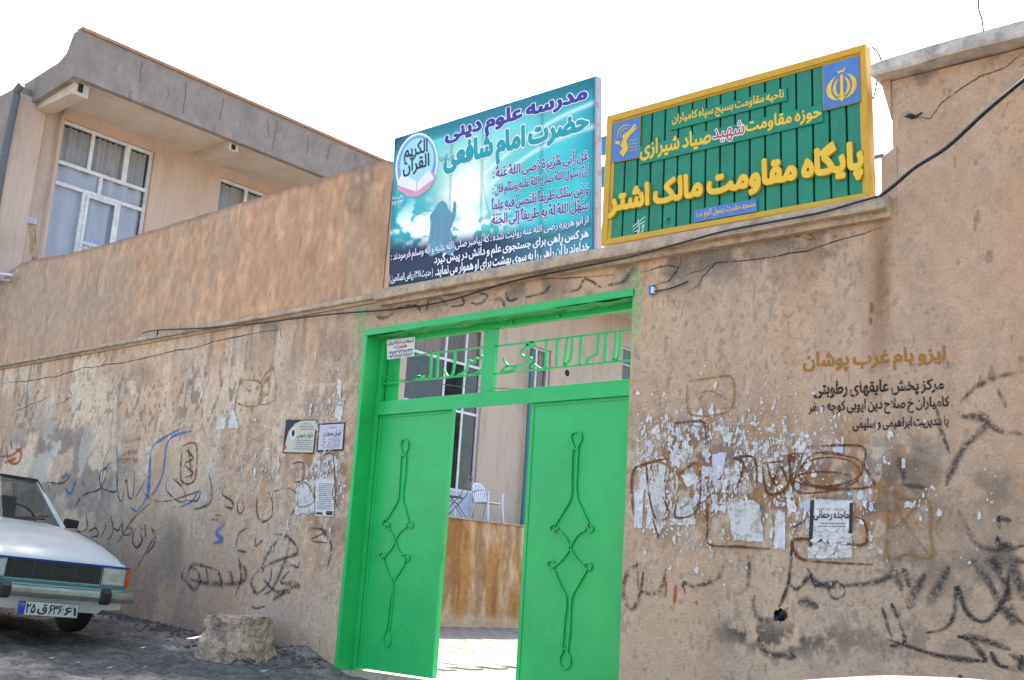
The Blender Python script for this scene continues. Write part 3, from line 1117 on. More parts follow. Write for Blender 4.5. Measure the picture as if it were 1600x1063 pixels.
def jitter(pts, amp, n=5, seed=0):
    r = random.Random(seed)
    out = []
    for a, b in zip(pts[:-1], pts[1:]):
        for k in range(n):
            t = k / n
            out.append((a[0] + (b[0] - a[0]) * t + r.uniform(-amp, amp), a[1] + (b[1] - a[1]) * t + r.uniform(-amp, amp)))
    return out + [pts[-1]]


def ell(cx, cy, rx, ry, a0=0, a1=360, n=14):
    return [(cx + rx * math.cos(math.radians(a0 + (a1 - a0) * k / n)), cy + ry * math.sin(math.radians(a0 + (a1 - a0) * k / n))) for k in range(n + 1)]


CR = [([(0, 600), (40, 596), (84, 588), (130, 575), (156, 572), (200, 566), (240, 556), (320, 540), (330, 535), (436, 515), (440, 500)], .016),
      ([(20, 644), (50, 632), (66, 625), (80, 618)], .012), ([(85, 634), (100, 628), (112, 618), (104, 606)], .014),
      ([(1070, 460), (1090, 448), (1100, 430), (1118, 412), (1200, 402), (1260, 393), (1320, 372), (1380, 356)], .013),
      ([(1118, 412), (1090, 425), (1070, 430)], .009), ([(1000, 425), (1040, 415), (1062, 418), (1045, 440), (1020, 446)], .012),
      ([(1240, 365), (1262, 362), (1275, 375)], .008), ([(1060, 395), (1066, 410), (1052, 432)], .009),
      ([(1600, 80), (1570, 105), (1530, 120), (1505, 135), (1485, 150), (1470, 160), (1455, 185), (1430, 183)], .010),
      ([(1275, 375), (1240, 370), (1320, 350), (1370, 345)], .007), ([(250, 640), (236, 660), (225, 672)], .008),
      ([(1050, 468), (1060, 485)], .006), ([(160, 545), (168, 560), (160, 572)], .01), ([(438, 510), (441, 530)], .014),
      ([(600, 470), (700, 462), (800, 440), (960, 430)], .010), ([(170, 960), (215, 975), (290, 985), (320, 996)], .03)]
for k, (p, wd) in enumerate(CR):
    stroke(jitter(p, 1.3, 4, k), wd, 'crack', 'plaster_crack', smooth=False)

G4 = [  # left part of the wall
    ([(385, 290), (389, 350), (388, 420)], .03, 'blue'), ([(372, 340), (345, 370), (336, 420), (342, 470)], .028, 'blue'),
    ([(600, 232), (545, 262), (503, 300), (495, 400), (488, 450), (455, 503), (432, 492)], .04, 'blue'),
    ([(635, 240), (560, 270), (538, 380), (505, 447), (488, 436), (500, 300)], .04, 'blue'),
    ([(590, 492), (630, 475), (655, 440)], .03, 'blue'), ([(215, 430), (235, 445), (250, 400)], .05, 'blue'), ([(205, 395), (225, 380)], .05, 'blue'),
    ([(700, 530), (740, 545), (715, 575), (735, 600), (705, 610)], .06, 'blue'), ([(270, 405), (280, 425)], .04, 'blue'),
    ([(160, 410), (205, 412), (225, 395), (240, 370)], .03, 'black'), ([(165, 440), (160, 415)], .03, 'black'),
    ([(245, 500), (275, 452), (330, 432), (352, 385), (350, 362), (332, 380), (336, 425), (385, 440), (388, 390)], .035, 'black'),
    ([(386, 380), (392, 455), (405, 468), (418, 400), (425, 455), (440, 455), (445, 370)], .032, 'black'),
    ([(445, 465), (480, 400), (470, 370)], .02, 'soft'), ([(560, 385), (548, 430), (585, 470), (612, 470), (605, 430), (570, 395)], .026, 'black'),
    ([(470, 440), (510, 470), (560, 470), (625, 450), (660, 440), (650, 470), (615, 468)], .026, 'black'),
    ([(690, 380), (700, 440), (690, 480), (640, 500)], .03, 'soft'), ([(745, 420), (735, 450), (765, 470), (770, 495), (745, 490)], .035, 'black'),
    ([(800, 445), (785, 480), (790, 512), (805, 500), (800, 450)], .03, 'black'), ([(850, 450), (850, 510), (868, 540), (898, 520), (900, 470), (885, 440)], .03, 'black'),
    ([(905, 440), (960, 430), (990, 470), (960, 520)], .03, 'soft'),
    ([(245, 545), (262, 572), (288, 560), (285, 510)], .03, 'black'), ([(290, 575), (318, 560), (325, 585), (300, 590)], .03, 'black'),
    ([(335, 590), (350, 560), (350, 540)], .03, 'black'), ([(368, 520), (374, 570), (360, 600)], .035, 'black'), ([(375, 560), (392, 568), (400, 545)], .035, 'black'),
    ([(405, 535), (408, 580), (432, 580), (436, 562), (420, 562)], .035, 'black'), ([(448, 560), (438, 600), (452, 625), (470, 600), (460, 570), (475, 560)], .035, 'black'),
    ([(500, 560), (514, 590), (505, 620), (480, 645)], .035, 'black'), ([(390, 610), (440, 530), (500, 475)], .03, 'soft'), ([(455, 690), (480, 640), (510, 590)], .03, 'soft'),
    ([(480, 545), (482, 600)], .02, 'brown'),
    ([(900, 580), (955, 592), (985, 640), (930, 665), (870, 690), (832, 735), (850, 775), (890, 740), (900, 690)], .035, 'soft'),
    ([(925, 592), (880, 660), (870, 720), (905, 765), (960, 775)], .04, 'soft'), ([(960, 600), (940, 680), (900, 760), (870, 780)], .045, 'soft'),
    ([(900, 800), (940, 770), (990, 745), (930, 740), (960, 700)], .05, 'soft'), ([(960, 680), (985, 690), (990, 670)], .03, 'black'),
    ([(610, 690), (600, 720), (620, 740), (640, 765), (660, 740), (650, 700), (625, 690)], .045, 'soft'), ([(625, 730), (700, 745), (760, 745), (805, 735), (812, 700), (795, 675)], .05, 'soft'),
    ([(790, 660), (798, 720), (775, 790)], .035, 'soft'), ([(680, 690), (690, 740)], .04, 'soft'), ([(720, 700), (735, 745)], .045, 'soft'), ([(760, 700), (770, 740)], .05, 'soft'),
    ([(820, 560), (790, 580), (785, 630), (820, 640)], .026, 'soft'), ([(850, 580), (845, 620), (870, 600)], .03, 'soft'), ([(1060, 560), (1095, 620), (1080, 700)], .03, 'soft'),
    ([(720, 700), (640, 680), (620, 720)], .03, 'soft'), ([(830, 820), (850, 825), (875, 818)], .03, 'black'),
    ([(625, 520), (625, 600)], .016, 'white'), ([(650, 512), (640, 560), (645, 590), (676, 585), (676, 555)], .02, 'white'), ([(655, 610), (665, 615)], .03, 'white'), ([(628, 540), (640, 525), (650, 520)], .016, 'white'),
    ([(695, 290), (700, 340), (690, 380)], .02, 'white'), ([(710, 520), (725, 518), (732, 530)], .018, 'orange'),
    ([(800, 72), (783, 145), (855, 155), (862, 82), (800, 72)], .02, 'ochre'), ([(862, 80), (885, 45), (905, 38), (910, 130), (860, 152), (870, 90), (900, 50)], .02, 'ochre'),
    ([(815, 95), (825, 110), (835, 100)], .02, 'ochre'), ([(885, 60), (890, 110), (870, 130)], .018, 'ochre'),
    ([(605, 290), (650, 286), (645, 400), (600, 402), (605, 290)], .03, 'brown'), ([(615, 300), (640, 330), (612, 350), (640, 380), (610, 395)], .03, 'brown'), ([(625, 290), (635, 400)], .025, 'brown'),
    ([(5, 240), (8, 290), (2, 320)], .03, 'orange'), ([(22, 290), (30, 340), (60, 345), (70, 310), (50, 300)], .05, 'orange'), ([(0, 325), (40, 320), (75, 290)], .05, 'orange'), ([(15, 345), (55, 330)], .05, 'orange'), ([(35, 270), (40, 300)], .04, 'orange'),
    ([(975, 430), (1010, 410), (1040, 470), (990, 490), (985, 440)], .02, 'ochre'), ([(1060, 330), (1100, 320), (1110, 470)], .02, 'brown'), ([(1110, 400), (1100, 450), (1120, 500)], .02, 'brown'),
    ([(960, 350), (1000, 345), (1000, 400), (970, 410)], .02, 'brown'), ([(1030, 560), (1080, 570), (1030, 600), (1085, 610)], .02, 'brown')]
for p, wd, k in G4:
    stroke(z4(p), wd, k)
G7 = [  # right part
    ([(185, 277), (265, 272), (280, 290), (282, 345)], .026, 'brown'), ([(225, 152), (290, 140), (362, 140), (355, 238), (235, 250), (226, 160)], .02, 'ochre'),
    ([(250, 190), (300, 180), (350, 210)], .015, 'ochre'), ([(260, 210), (300, 150)], .014, 'ochre'),
    ([(590, 350), (680, 345), (765, 352), (768, 410), (792, 468), (690, 480), (560, 485), (540, 380), (590, 372)], .022, 'brown'),
    (ell(660, 430, 95, 48), .018, 'brown'), (ell(640, 448, 88, 22), .018, 'brown'), ([(600, 365), (740, 385), (760, 430), (700, 470)], .016, 'brown'), ([(535, 365), (550, 480)], .03, 'brown'),
    ([(590, 350), (560, 420), (548, 490)], .014, 'brown'), (ell(655, 420, 80, 55, 20, 300), .014, 'brown'),
    ([(455, 400), (530, 392), (552, 380), (543, 440), (520, 484), (470, 490), (455, 410)], .022, 'brown'), ([(480, 480), (510, 410), (535, 470)], .02, 'brown'), ([(470, 400), (480, 440), (500, 470)], .02, 'brown'),
    ([(362, 384), (430, 384), (438, 470)], .022, 'brown'), ([(370, 384), (398, 400), (390, 440), (372, 482)], .03, 'brown'), ([(400, 400), (430, 480)], .02, 'ochre'),
    ([(165, 385), (90, 405), (60, 425), (55, 480), (62, 560)], .026, 'brown'), ([(60, 412), (130, 395), (185, 430), (180, 540)], .022, 'ochre'), ([(195, 440), (260, 400), (258, 540), (190, 565), (200, 500)], .024, 'brown'),
    ([(100, 400), (110, 500), (130, 570), (170, 560), (150, 500)], .022, 'brown'), ([(240, 470), (230, 520), (200, 540)], .022, 'ochre'), ([(120, 570), (140, 630)], .02, 'brown'),
    ([(285, 510), (288, 600), (292, 648), (385, 655), (480, 662)], .022, 'brown'), ([(300, 540), (288, 500), (330, 490)], .018, 'ochre'), ([(480, 500), (490, 600), (485, 655)], .022, 'ochre'),
    ([(735, 565), (765, 575), (778, 625), (765, 650), (700, 645), (620, 635), (560, 632), (545, 650), (570, 690), (640, 702), (795, 710)], .026, 'brown'),
    ([(640, 505), (665, 520), (715, 512)], .02, 'brown'), ([(565, 625), (548, 600), (590, 570)], .02, 'soft'),
    ([(835, 495), (900, 510), (962, 515), (968, 600), (970, 688), (900, 678), (840, 690), (838, 590), (835, 500)], .02, 'ochre'), ([(850, 510), (905, 600), (965, 680)], .018, 'ochre'), ([(935, 505), (900, 560), (850, 600), (870, 520)], .016, 'ochre'), ([(1000, 560), (985, 600), (1005, 640)], .018, 'ochre'),
    ([(85, 705), (45, 730), (28, 790), (40, 840), (62, 842), (80, 800), (90, 730)], .032, 'soft'), ([(80, 790), (115, 800), (145, 780), (160, 720)], .03, 'soft'), ([(70, 700), (75, 790)], .026, 'soft'),
    ([(220, 800), (212, 765), (245, 775), (290, 765), (318, 750), (335, 710)], .034, 'soft'), ([(375, 800), (405, 785), (412, 740), (410, 680)], .032, 'soft'),
    ([(430, 800), (428, 850), (455, 882), (500, 875), (535, 840)], .034, 'soft'), ([(545, 640), (540, 720), (530, 780), (505, 840)], .034, 'black'), ([(530, 760), (560, 785), (600, 745), (615, 775), (650, 765), (690, 760)], .034, 'black'),
    (ell(683, 790, 25, 24), .026, 'black'), ([(590, 720), (630, 770), (700, 775), (790, 765), (845, 745), (850, 712)], .034, 'soft'), ([(560, 830), (595, 825), (628, 842)], .05, 'soft'),
    ([(900, 845), (925, 790), (952, 735)], .05, 'soft'), ([(955, 840), (985, 790), (1025, 715)], .05, 'soft'), ([(862, 725), (880, 790)], .05, 'soft'), ([(885, 720), (905, 780)], .05, 'soft'),
    ([(820, 840), (835, 890), (850, 930)], .03, 'soft'), ([(955, 918), (1010, 905), (1040, 860), (1048, 775), (1075, 850), (1125, 885), (1170, 850), (1200, 790), (1205, 730)], .036, 'black'),
    ([(1090, 690), (1150, 770), (1190, 850), (1253, 890)], .05, 'soft'), ([(1150, 690), (1200, 780), (1215, 900)], .05, 'soft'), ([(1130, 700), (1253, 700)], .07, 'soft'), ([(1215, 700), (1253, 820)], .06, 'soft'),
    ([(848, 828), (870, 880), (888, 945), (842, 960)], .045, 'black'), ([(842, 940), (930, 970), (1010, 992), (1130, 1004), (1125, 985), (1090, 945), (1050, 930)], .04, 'black'),
    ([(1050, 930), (1120, 938), (1212, 970)], .045, 'black'), ([(1150, 975), (1170, 1012), (1205, 1025), (1240, 1030), (1238, 1000), (1205, 985)], .045, 'black'), ([(1240, 985), (1290, 1040)], .04, 'black'), ([(1050, 1050), (1065, 1060)], .06, 'black'),
    ([(1060, 258), (1135, 262), (1125, 300), (1080, 340), (1050, 385), (1025, 440), (1015, 470)], .045, 'soft'), ([(1125, 265), (1180, 300), (1253, 310)], .045, 'soft'), ([(1060, 215), (1110, 165), (1180, 135), (1253, 120)], .03, 'soft'),
    ([(985, 225), (1000, 300), (1028, 370)], .03, 'soft'), ([(1172, 170), (1200, 230)], .03, 'soft'), ([(1050, 540), (1075, 590), (1110, 650), (1190, 665), (1253, 650)], .035, 'soft'),
    ([(1170, 620), (1178, 652), (1215, 645)], .04, 'black'), ([(1170, 565), (1215, 575)], .04, 'soft'), ([(1175, 560), (1178, 600)], .03, 'black'),
    ([(440, 930), (470, 980), (560, 990)], .05, 'soft'), ([(880, 465), (960, 475)], .03, 'soft'), ([(870, 380), (890, 450)], .05, 'soft'),
    ([(190, 770), (185, 830)], .03, 'orange'), ([(160, 760), (158, 810)], .02, 'orange'), ([(252, 820), (253, 835)], .025, 'orange')]
for p, wd, k in G7:
    stroke(z7(p), wd, k)
# scrawl over the gate
for p, wd, k in [([(620, 482), (650, 478), (660, 490)], .035, 'black'), ([(668, 486), (672, 470), (690, 468), (700, 478)], .03, 'soft'), ([(705, 480), (725, 476), (722, 464)], .03, 'black'),
                 ([(735, 474), (752, 474), (762, 462), (748, 458)], .028, 'soft'), ([(765, 470), (782, 468), (790, 480)], .04, 'black'), ([(790, 458), (796, 470), (810, 466)], .028, 'black'),
                 ([(820, 465), (850, 458), (860, 444)], .028, 'soft'), ([(880, 458), (905, 452), (915, 436), (940, 450)], .028, 'soft'), ([(950, 446), (975, 440), (985, 425)], .028, 'soft'), ([(585, 490), (600, 498), (615, 490)], .04, 'soft')]:
    stroke(p, wd, k)

text('ایزو بام غرب پوشان', z7([(580, 62), (1012, 40), (1012, 105), (580, 130)]), 0, SP['steno'], wall, .045, wall=True, name='stencilled_lettering')
text('مرکز پخش عایقهای رطوبتی', z7([(612, 150), (1008, 140), (1008, 185), (612, 206)]), 0, SP['stenb'], wall, .035, wall=True, name='stencilled_lettering')
text('کامیاران خ صلاح دین ایوبی کوچه صفر', z7([(595, 210), (1025, 195), (1025, 240), (595, 258)]), 0, SP['stenb'], wall, .035, wall=True, name='stencilled_lettering')
text('با مدیریت ابراهیمی و سلیمی', z7([(730, 262), (1022, 255), (1022, 290), (730, 302)]), 0, SP['stenb'], wall, .035, wall=True, name='stencilled_lettering')
text('لوله کشی آب و گاز', z4([(403, 258), (466, 250), (466, 275), (403, 282)]), 0, SP['stenr'], wall, .01, wall=True, name='stencilled_lettering')
text('سید مهدی', z4([(408, 303), (455, 298), (455, 318), (408, 322)]), 0, SP['stenr'], wall, .01, wall=True, name='stencilled_lettering')
text('۰۹۱۸ ۳۷۲۱۹۴', z4([(393, 330), (458, 328), (458, 345), (393, 348)]), 0, SP['stenr'], wall, .01, wall=True, name='stencilled_lettering')


# torn scraps
def scrap(b, cx, cz, sx, sz, mi=0, seed=None, tear=.35, lift=0.0045):
    n = random.randint(7, 11)
    a0 = random.random() * 6.28
    pts = []
    for k in range(n):
        a = a0 + 2 * math.pi * k / n
        r = 1 + random.uniform(-tear, tear)
        pts.append((cx + sx * r * math.cos(a), cz + sz * r * math.sin(a)))
    X = np.array([p[0] for p in pts] + [cx])
    Zc = np.array([p[1] for p in pts] + [cz])
    Y = -hwall(X, Zc) - lift - np.array([random.uniform(0, .004) for _ in pts] + [0])
    b.add(list(zip(X, Y, Zc)), [(k, (k + 1) % n, n) for k in range(n)], mi)


regions = [(1080, 745, 95, 95, 2600, .0075), (1080, 710, 100, 50, 700, .011), (1260, 740, 110, 90, 1100, .006), (1200, 690, 120, 50, 500, .007), (1420, 760, 90, 90, 80, .008),
           (1150, 640, 110, 40, 60, .007), (510, 740, 38, 110, 1300, .009), (400, 740, 60, 90, 700, .007), (530, 640, 30, 60, 200, .008), (1290, 820, 60, 50, 300, .006), (230, 640, 200, 70, 200, .006), (1010, 770, 25, 60, 60, .014),
           (60, 600, 60, 25, 25, .012), (1120, 620, 80, 30, 40, .008), (1530, 800, 60, 60, 20, .01), (1300, 860, 200, 60, 40, .007)]
b = MB()
for cx, cy, rx, ry, n, sz in regions:
    for k in range(n):
        x, y = random.gauss(cx, rx * .6), random.gauss(cy, ry * .6)
        if 540 < x < 995:
            continue
        p = W(x, y)
        if x < 600 and p[2] < -.3:
            continue
        if float(fbm(np.array(p[0] * 5), np.array(p[2] * 4), 3, 77)) < random.uniform(.36, .56):
            continue
        s = sz * math.exp(random.gauss(-.25, .65))
        scrap(b, p[0], p[2], s * random.uniform(.5, 1.2), s * random.uniform(.7, 1.9), random.choice((0, 0, 0, 0, 0, 0, 1, 2, 2, 2, 2)), tear=.6, lift=.0045 + random.random() * .002)
b.build('paper_scraps', [M['paper'], M['paperl'], M['paperg']], wall, kind='stuff')


def torn_sheet(quad, name, mt, seed, parent=None, rough=.16, n=9, lift=.005, holes=.0, **kw):
    """a sheet of paper with ragged edges lying on the wall; quad in pixels of the photograph"""
    r = random.Random(seed)
    TL, TR, BR, BL = [W(*p) for p in quad]
    pts = []
    for A, B in ((TL, TR), (TR, BR), (BR, BL), (BL, TL)):
        for k in range(n):
            t = k / n
            p = A + (B - A) * t
            c = (TL + TR + BR + BL) / 4
            p = p + (c - p) * max(0, r.gauss(0, rough))
            pts.append(p)
    c = sum(pts) / len(pts)
    X = np.array([p[0] for p in pts] + [c[0]])
    Zc = np.array([p[2] for p in pts] + [c[2]])
    Y = -hwall(X, Zc) - lift + np.array([r.uniform(-.004, .0) for _ in pts] + [.001])
    b = MB()
    m = len(pts)
    b.add(list(zip(X, Y, Zc)), [(k, (k + 1) % m, m) for k in range(m)])
    return b.build(name, mt, parent, **kw)


sheets = [(z7([(108, 460), (160, 455), (158, 600), (98, 600)]), 'paperg', 'grey printed sheet in tatters low at the left end of the right wall'),
          (z7([(62, 480), (92, 480), (88, 600), (62, 598)]), 'paper', 'narrow white paper strip beside the green gate jamb'),
          (z7([(300, 370), (345, 365), (335, 430), (305, 470)]), 'paperl', 'lilac torn paper leaf above the brown scrawls'),
          (z7([(195, 500), (240, 505), (250, 590), (175, 590)]), 'paperg', 'ragged greyish paper piece inside a brown painted loop'),
          (z7([(340, 505), (450, 515), (460, 640), (365, 640)]), 'paperg', 'big half torn grey poster left of the black bordered notice'),
          (z7([(500, 540), (525, 550), (525, 665), (480, 660)]), 'paper', 'narrow torn white poster strip just left of the black bordered notice'),
          (z7([(175, 365), (190, 365), (190, 395), (172, 395)]), 'paperl', 'tiny lilac paper corner above the tattered sheets'),
          (z7([(205, 435), (250, 430), (262, 455), (225, 475)]), 'paper', 'small white crumpled paper piece in the middle of the scraps'),
          (z7([(170, 568), (255, 570), (255, 585), (175, 590)]), 'paper', 'long thin white paper edge under the brown loop'),
          (z4([(980, 410), (1040, 405), (1040, 515), (975, 518)]), 'paperg', 'torn brownish poster rest left of the white printed list'),
          (z4([(770, 165), (788, 200), (788, 232), (755, 232)]), 'paper', 'white paper shred shaped like a flame above the graffiti'),
          (z4([(735, 200), (752, 190), (745, 235), (715, 235)]), 'paper', 'smaller white paper shred left of the flame shaped one')]
for k, (qd, mk, lb) in enumerate(sheets):
    torn_sheet(qd, 'torn_poster', M[mk], 100 + k, rough=.07, label=lb, cat='poster', group='torn posters on the wall')
bt = MB()
for _ in range(14):
    q0 = W(*z7([(370 + random.random() * 80, 520 + random.random() * 110)])[0])
    scrap(bt, q0[0], q0[2], random.uniform(.02, .07), random.uniform(.008, .02), 0, lift=.012)


def poster(quad, name, label, mats, lift=.005):
    """flat notice taped on the wall: returns the thing and its plane"""
    c = W(*quad[3])
    t = thing(name, (c[0], -.02, c[2]), label, 'notice', 'notices on the wall')
    y = -max(float(hwall(*[W(*p)[i] for i in (0, 2)])) for p in quad) - lift
    q = [W(p[0], p[1], y) for p in quad]
    MB().quadslab(q, (0, .004, 0)).build('sheet', mats, t)
    return t, y


def sub(q, u0, v0, u1, v1):
    """sub-rectangle of a pixel quad, u right, v down"""
    TL, TR, BR, BL = [np.array(p, float) for p in q]
    g = lambda u, v: (TL * (1 - u) * (1 - v) + TR * u * (1 - v) + BR * u * v + BL * (1 - u) * v)
    return [tuple(g(u0, v0)), tuple(g(u1, v0)), tuple(g(u1, v1)), tuple(g(u0, v1))]


def patch(q, y, mt, parent, name, dy=.001):
    return MB().add([W(p[0], p[1], y - dy) for p in q], [(0, 1, 2, 3)]).build(name, mt, parent)


def lines(q, y, parent, u0, u1, v0, v1, n, mt, seed=0, h=.35):
    """rows of small print too small to read"""
    r = random.Random(seed)
    b = MB()
    for k in range(n):
        va = v0 + (v1 - v0) * k / n
        vb = va + (v1 - v0) / n * h
        u = u0 + r.random() * .08
        while u < u1 - .03:
            e = min(u1, u + r.uniform(.03, .12))
            b.add([W(p[0], p[1], y - .0015) for p in sub(q, u, va, e, vb)], [(0, 1, 2, 3)])
            u = e + .015
    return b.build('small_print', mt, parent)


qa = z4([(944, 203), (1047, 202), (1035, 315), (932, 313)])
t, y = poster(qa, 'mourning_notice', 'cream mourning notice with black corners and a small portrait, left of two', M['inkb'])
patch(sub(qa, .03, .03, .97, .97), y, M['cream'], t, 'paper_face')
MB().add([W(p[0], p[1], y - .002) for p in [sub(qa, u, v, u, v)[0] for u, v in ((.03, .03), (.5, .03), (.3, .12), (.12, .35), (.06, .7), (.03, .97))]], [(0, 1, 2, 3, 4, 5)]).build('black_corner', M['inkb'], t)
MB().add([W(p[0], p[1], y - .003) for p in [sub(qa, .28 + .11 * math.cos(a), .42 + .2 * math.sin(a), 1, 1)[0] for a in [k * .5 for k in range(12)]]], [tuple(range(12))]).build('portrait', M['paper'], t)
MB().add([W(p[0], p[1], y - .0036) for p in [sub(qa, .28 + .05 * math.cos(a), .40 + .10 * math.sin(a), 1, 1)[0] for a in [k * .5 for k in range(12)]]], [tuple(range(12))]).build('portrait_figure', M['inkb'], t)
MB().add([W(p[0], p[1], y - .0036) for p in [sub(qa, .06 + .05 * math.cos(a), .82 + .06 * math.sin(a), 1, 1)[0] for a in [k * .5 for k in range(12)]]], [tuple(range(12))]).build('red_flower', M['red'], t)
text('داود رحیمی', sub(qa, .42, .36, .92, .56), y, M['inkb'], t, .02, off=.002)
text('بسمه تعالی', sub(qa, .55, .09, .85, .16), y, M['inkg'], t, .01, off=.002)
lines(qa, y, t, .45, .93, .20, .34, 2, M['inkg'], 1)
lines(qa, y, t, .35, .93, .60, .92, 5, M['inkg'], 2)
qb = z4([(1052, 216), (1140, 211), (1133, 305), (1044, 309)])
t, y = poster(qb, 'mourning_notice', 'lilac white mourning notice with thin black border, right of two beside the gate', M['inkb'])
patch(sub(qb, .05, .05, .95, .94), y, M['paperl'], t, 'paper_face')
text('جبران محمدی', sub(qb, .22, .26, .88, .50), y, M['inkb'], t, .025, off=.002)
text('هو الباقی', sub(qb, .42, .12, .70, .20), y, M['inkg'], t, .01, off=.002)
lines(qb, y, t, .18, .86, .56, .90, 5, M['inkg'], 3)
qc = z4([(1043, 398), (1104, 400), (1100, 522), (1040, 520)])
t, y = poster(qc, 'printed_list', 'white printed list sheet pasted over torn posters left of the gate', M['paper'])
lines(qc, y, t, .1, .9, .12, .85, 14, M['inkg'], 4)
patch(sub(qc, .05, .90, .4, .96), y, M['inkb'], t, 'black_panel')
patch(sub(qc, .6, .86, .95, .97), y, M['inkb'], t, 'black_panel')
qd = z7([(600, 508), (730, 512), (726, 690), (592, 690)])
t, y = poster(qd, 'mourning_notice', 'torn white mourning notice with black side borders on the right hand wall', M['paperg'])
patch(sub(qd, 0, .02, .09, .9), y, M['inkb'], t, 'black_border')
patch(sub(qd, .92, .05, 1, .6), y, M['inkb'], t, 'black_border')
text('ماجده رحمانی', sub(qd, .10, .18, .92, .36), y, M['inkb'], t, .03, off=.003)
patch(sub(qd, .10, .03, .92, .15), y, M['paper'], t, 'paper_face')
patch(sub(qd, .10, .19, .92, .50), y, M['paper'], t, 'paper_face')
lines(qd, y, t, .2, .85, .40, .50, 2, M['inkg'], 5)
b = MB()
for k in range(26):
    p = sub(qd, random.uniform(.1, .95), random.uniform(.5, .98), 1, 1)[0]
    p = W(p[0], p[1])
    scrap(b, p[0], p[2], random.uniform(.012, .05), random.uniform(.008, .03), 0, lift=-y - .0 + float(-hwall(p[0], p[2])) + .003 + random.random() * .003)
b.build('torn_paper_layer', M['paper'], t, kind='stuff')

# ------------------------------------------------------------------ the gate
gate = thing('gate', ((GX0 + GX1) / 2, .2, -.9), 'bright green double steel gate standing half open under a calligraphy transom', 'gate')
YG = .20


def PG(pts, y=YG):
    return [W(p[0], p[1], y) for p in pts]


# painted reveals of the opening
b = MB()
b.box(GX0 - .03, GX0 + .012, -.012, .34, -1.05, GTOP)
b.build('painted_jamb', M['green'], gate, bevel=.004)
b = MB()
b.box(GX1 - .012, GX1 + .03, .004, .34, -1.2, GTOP)
b.build('painted_jamb', M['green'], gate, bevel=.004)
# rough soffit: grid
xs = np.linspace(GX0 + .012, GX1 - .012, 160)
ys = np.linspace(-.01, .36, 26)
me = grid_mesh('painted_soffit', xs, ys, lambda X, Y: GTOP - .015 - .045 * fbm(X * 6 + Y * 5, Y * 9, 4, 120), lambda X, Y: np.full(X.shape + (3,), .3))
link('painted_soffit', me, M['green2'], gate)
MB().box(GX0 - .02, GX1 + .01, -.022, .02, GTOP - .035, GTOP + .028).build('lintel_edge', M['green'], gate, bevel=.005)
zt = float(W(600, 560, YG)[2])
fbot = float(W(820, 508, YG)[2])
ftop = float(W(820, 491, YG)[2])
tz1, tz0 = float(W(780, 612, YG)[2]), float(W(780, 632, YG)[2])
xl, xr = GX0 + .014, GX1 - .014
fw = .055
b = MB()
b.box(xl, xl + fw, YG - .03, YG + .03, YARD, ftop)
b.build('frame_post', M['green'], gate, bevel=.004)
b = MB()
b.box(xr - fw, xr, YG - .03, YG + .03, YARD, ftop)
b.build('frame_post', M['green'], gate, bevel=.004)
MB().box(xl + fw + .001, xr - fw - .001, YG - .03, YG + .03, fbot, ftop).build('head_bar', M['green'], gate, bevel=.004)
MB().box(xl + fw + .001, xr - fw - .001, YG - .035, YG + .03, tz0, tz1).build('transom_bar', M['green'], gate, bevel=.004)
MB().box(xl + fw + .001, xr - fw - .001, YG - .045, YG - .036, tz0 - .02, tz0 + .05).build('drip_strip', M['green'], gate, bevel=.002)
mxa, mxb = float(W(757, 575, YG)[0]), float(W(774, 575, YG)[0])
MB().box(mxa, mxb, YG - .03, YG + .03, tz1 + .001, fbot - .001).build('mullion', M['green'], gate, bevel=.004)
for u in (.12, .55, .72):
    x = xl + (xr - xl) * u
    MB().box(x, x + .022, YG - .06, YG - .032, ftop - .09, GTOP - .03).build('hanger', M['green'], gate, bevel=.002)
# leaves
LEAF = []
for nm, a, c, lab in (('left', xl + fw + .008, float(W(702.9, 700, YG)[0]), 0), ('right', float(W(827.7, 700, YG)[0]), xr - fw - .008, 1)):
    z0, z1 = YARD + .03, tz0 - .012
    leaf = MB().box(a, c, YG - .004, YG + .006, z0, z1).build('gate_leaf', M['green'], gate, bevel=0)
    b = MB()
    e = .035
    b.box(a, a + e, YG - .012, YG - .005, z0, z1)
    b.box(c - e, c, YG - .012, YG - .005, z0, z1)
    b.box(a + e + .001, c - e - .001, YG - .012, YG - .005, z1 - e, z1)
    b.box(a + e + .001, c - e - .001, YG - .012, YG - .005, z0, z0 + e)
    b.build('leaf_border', M['green'], leaf, bevel=.002)
    b = MB()
    b.box(a, a + .04, YG + .007, YG + .045, z0, z1)
    b.box(c - .04, c, YG + .007, YG + .045, z0, z1)
    b.build('leaf_frame', M['green'], leaf)
    LEAF.append((leaf, a, c))
lx = LEAF[0][2]
hz = float(W(690, 862, YG)[2])
MB().box(lx - .012, lx + .035, YG - .02, YG + .012, hz - .07, hz + .07).build('lock_box', M['green'], LEAF[0][0], bevel=.003)


def orn(leaf, paths, wd=.012, dep=.016):
    b = MB()
    for p in paths:
        q = [W(a[0], a[1], YG - .005) for a in cat(z5(p), 7)]
        b.bar(q, wd, (0, -1, 0), dep)
    return b.build('scroll_ornament', M['green'], leaf)


def curl(cx, cy, r, a0, a1):
    return ell(cx, cy, r * 1.25, r * 1.25, a0, a1, 8)


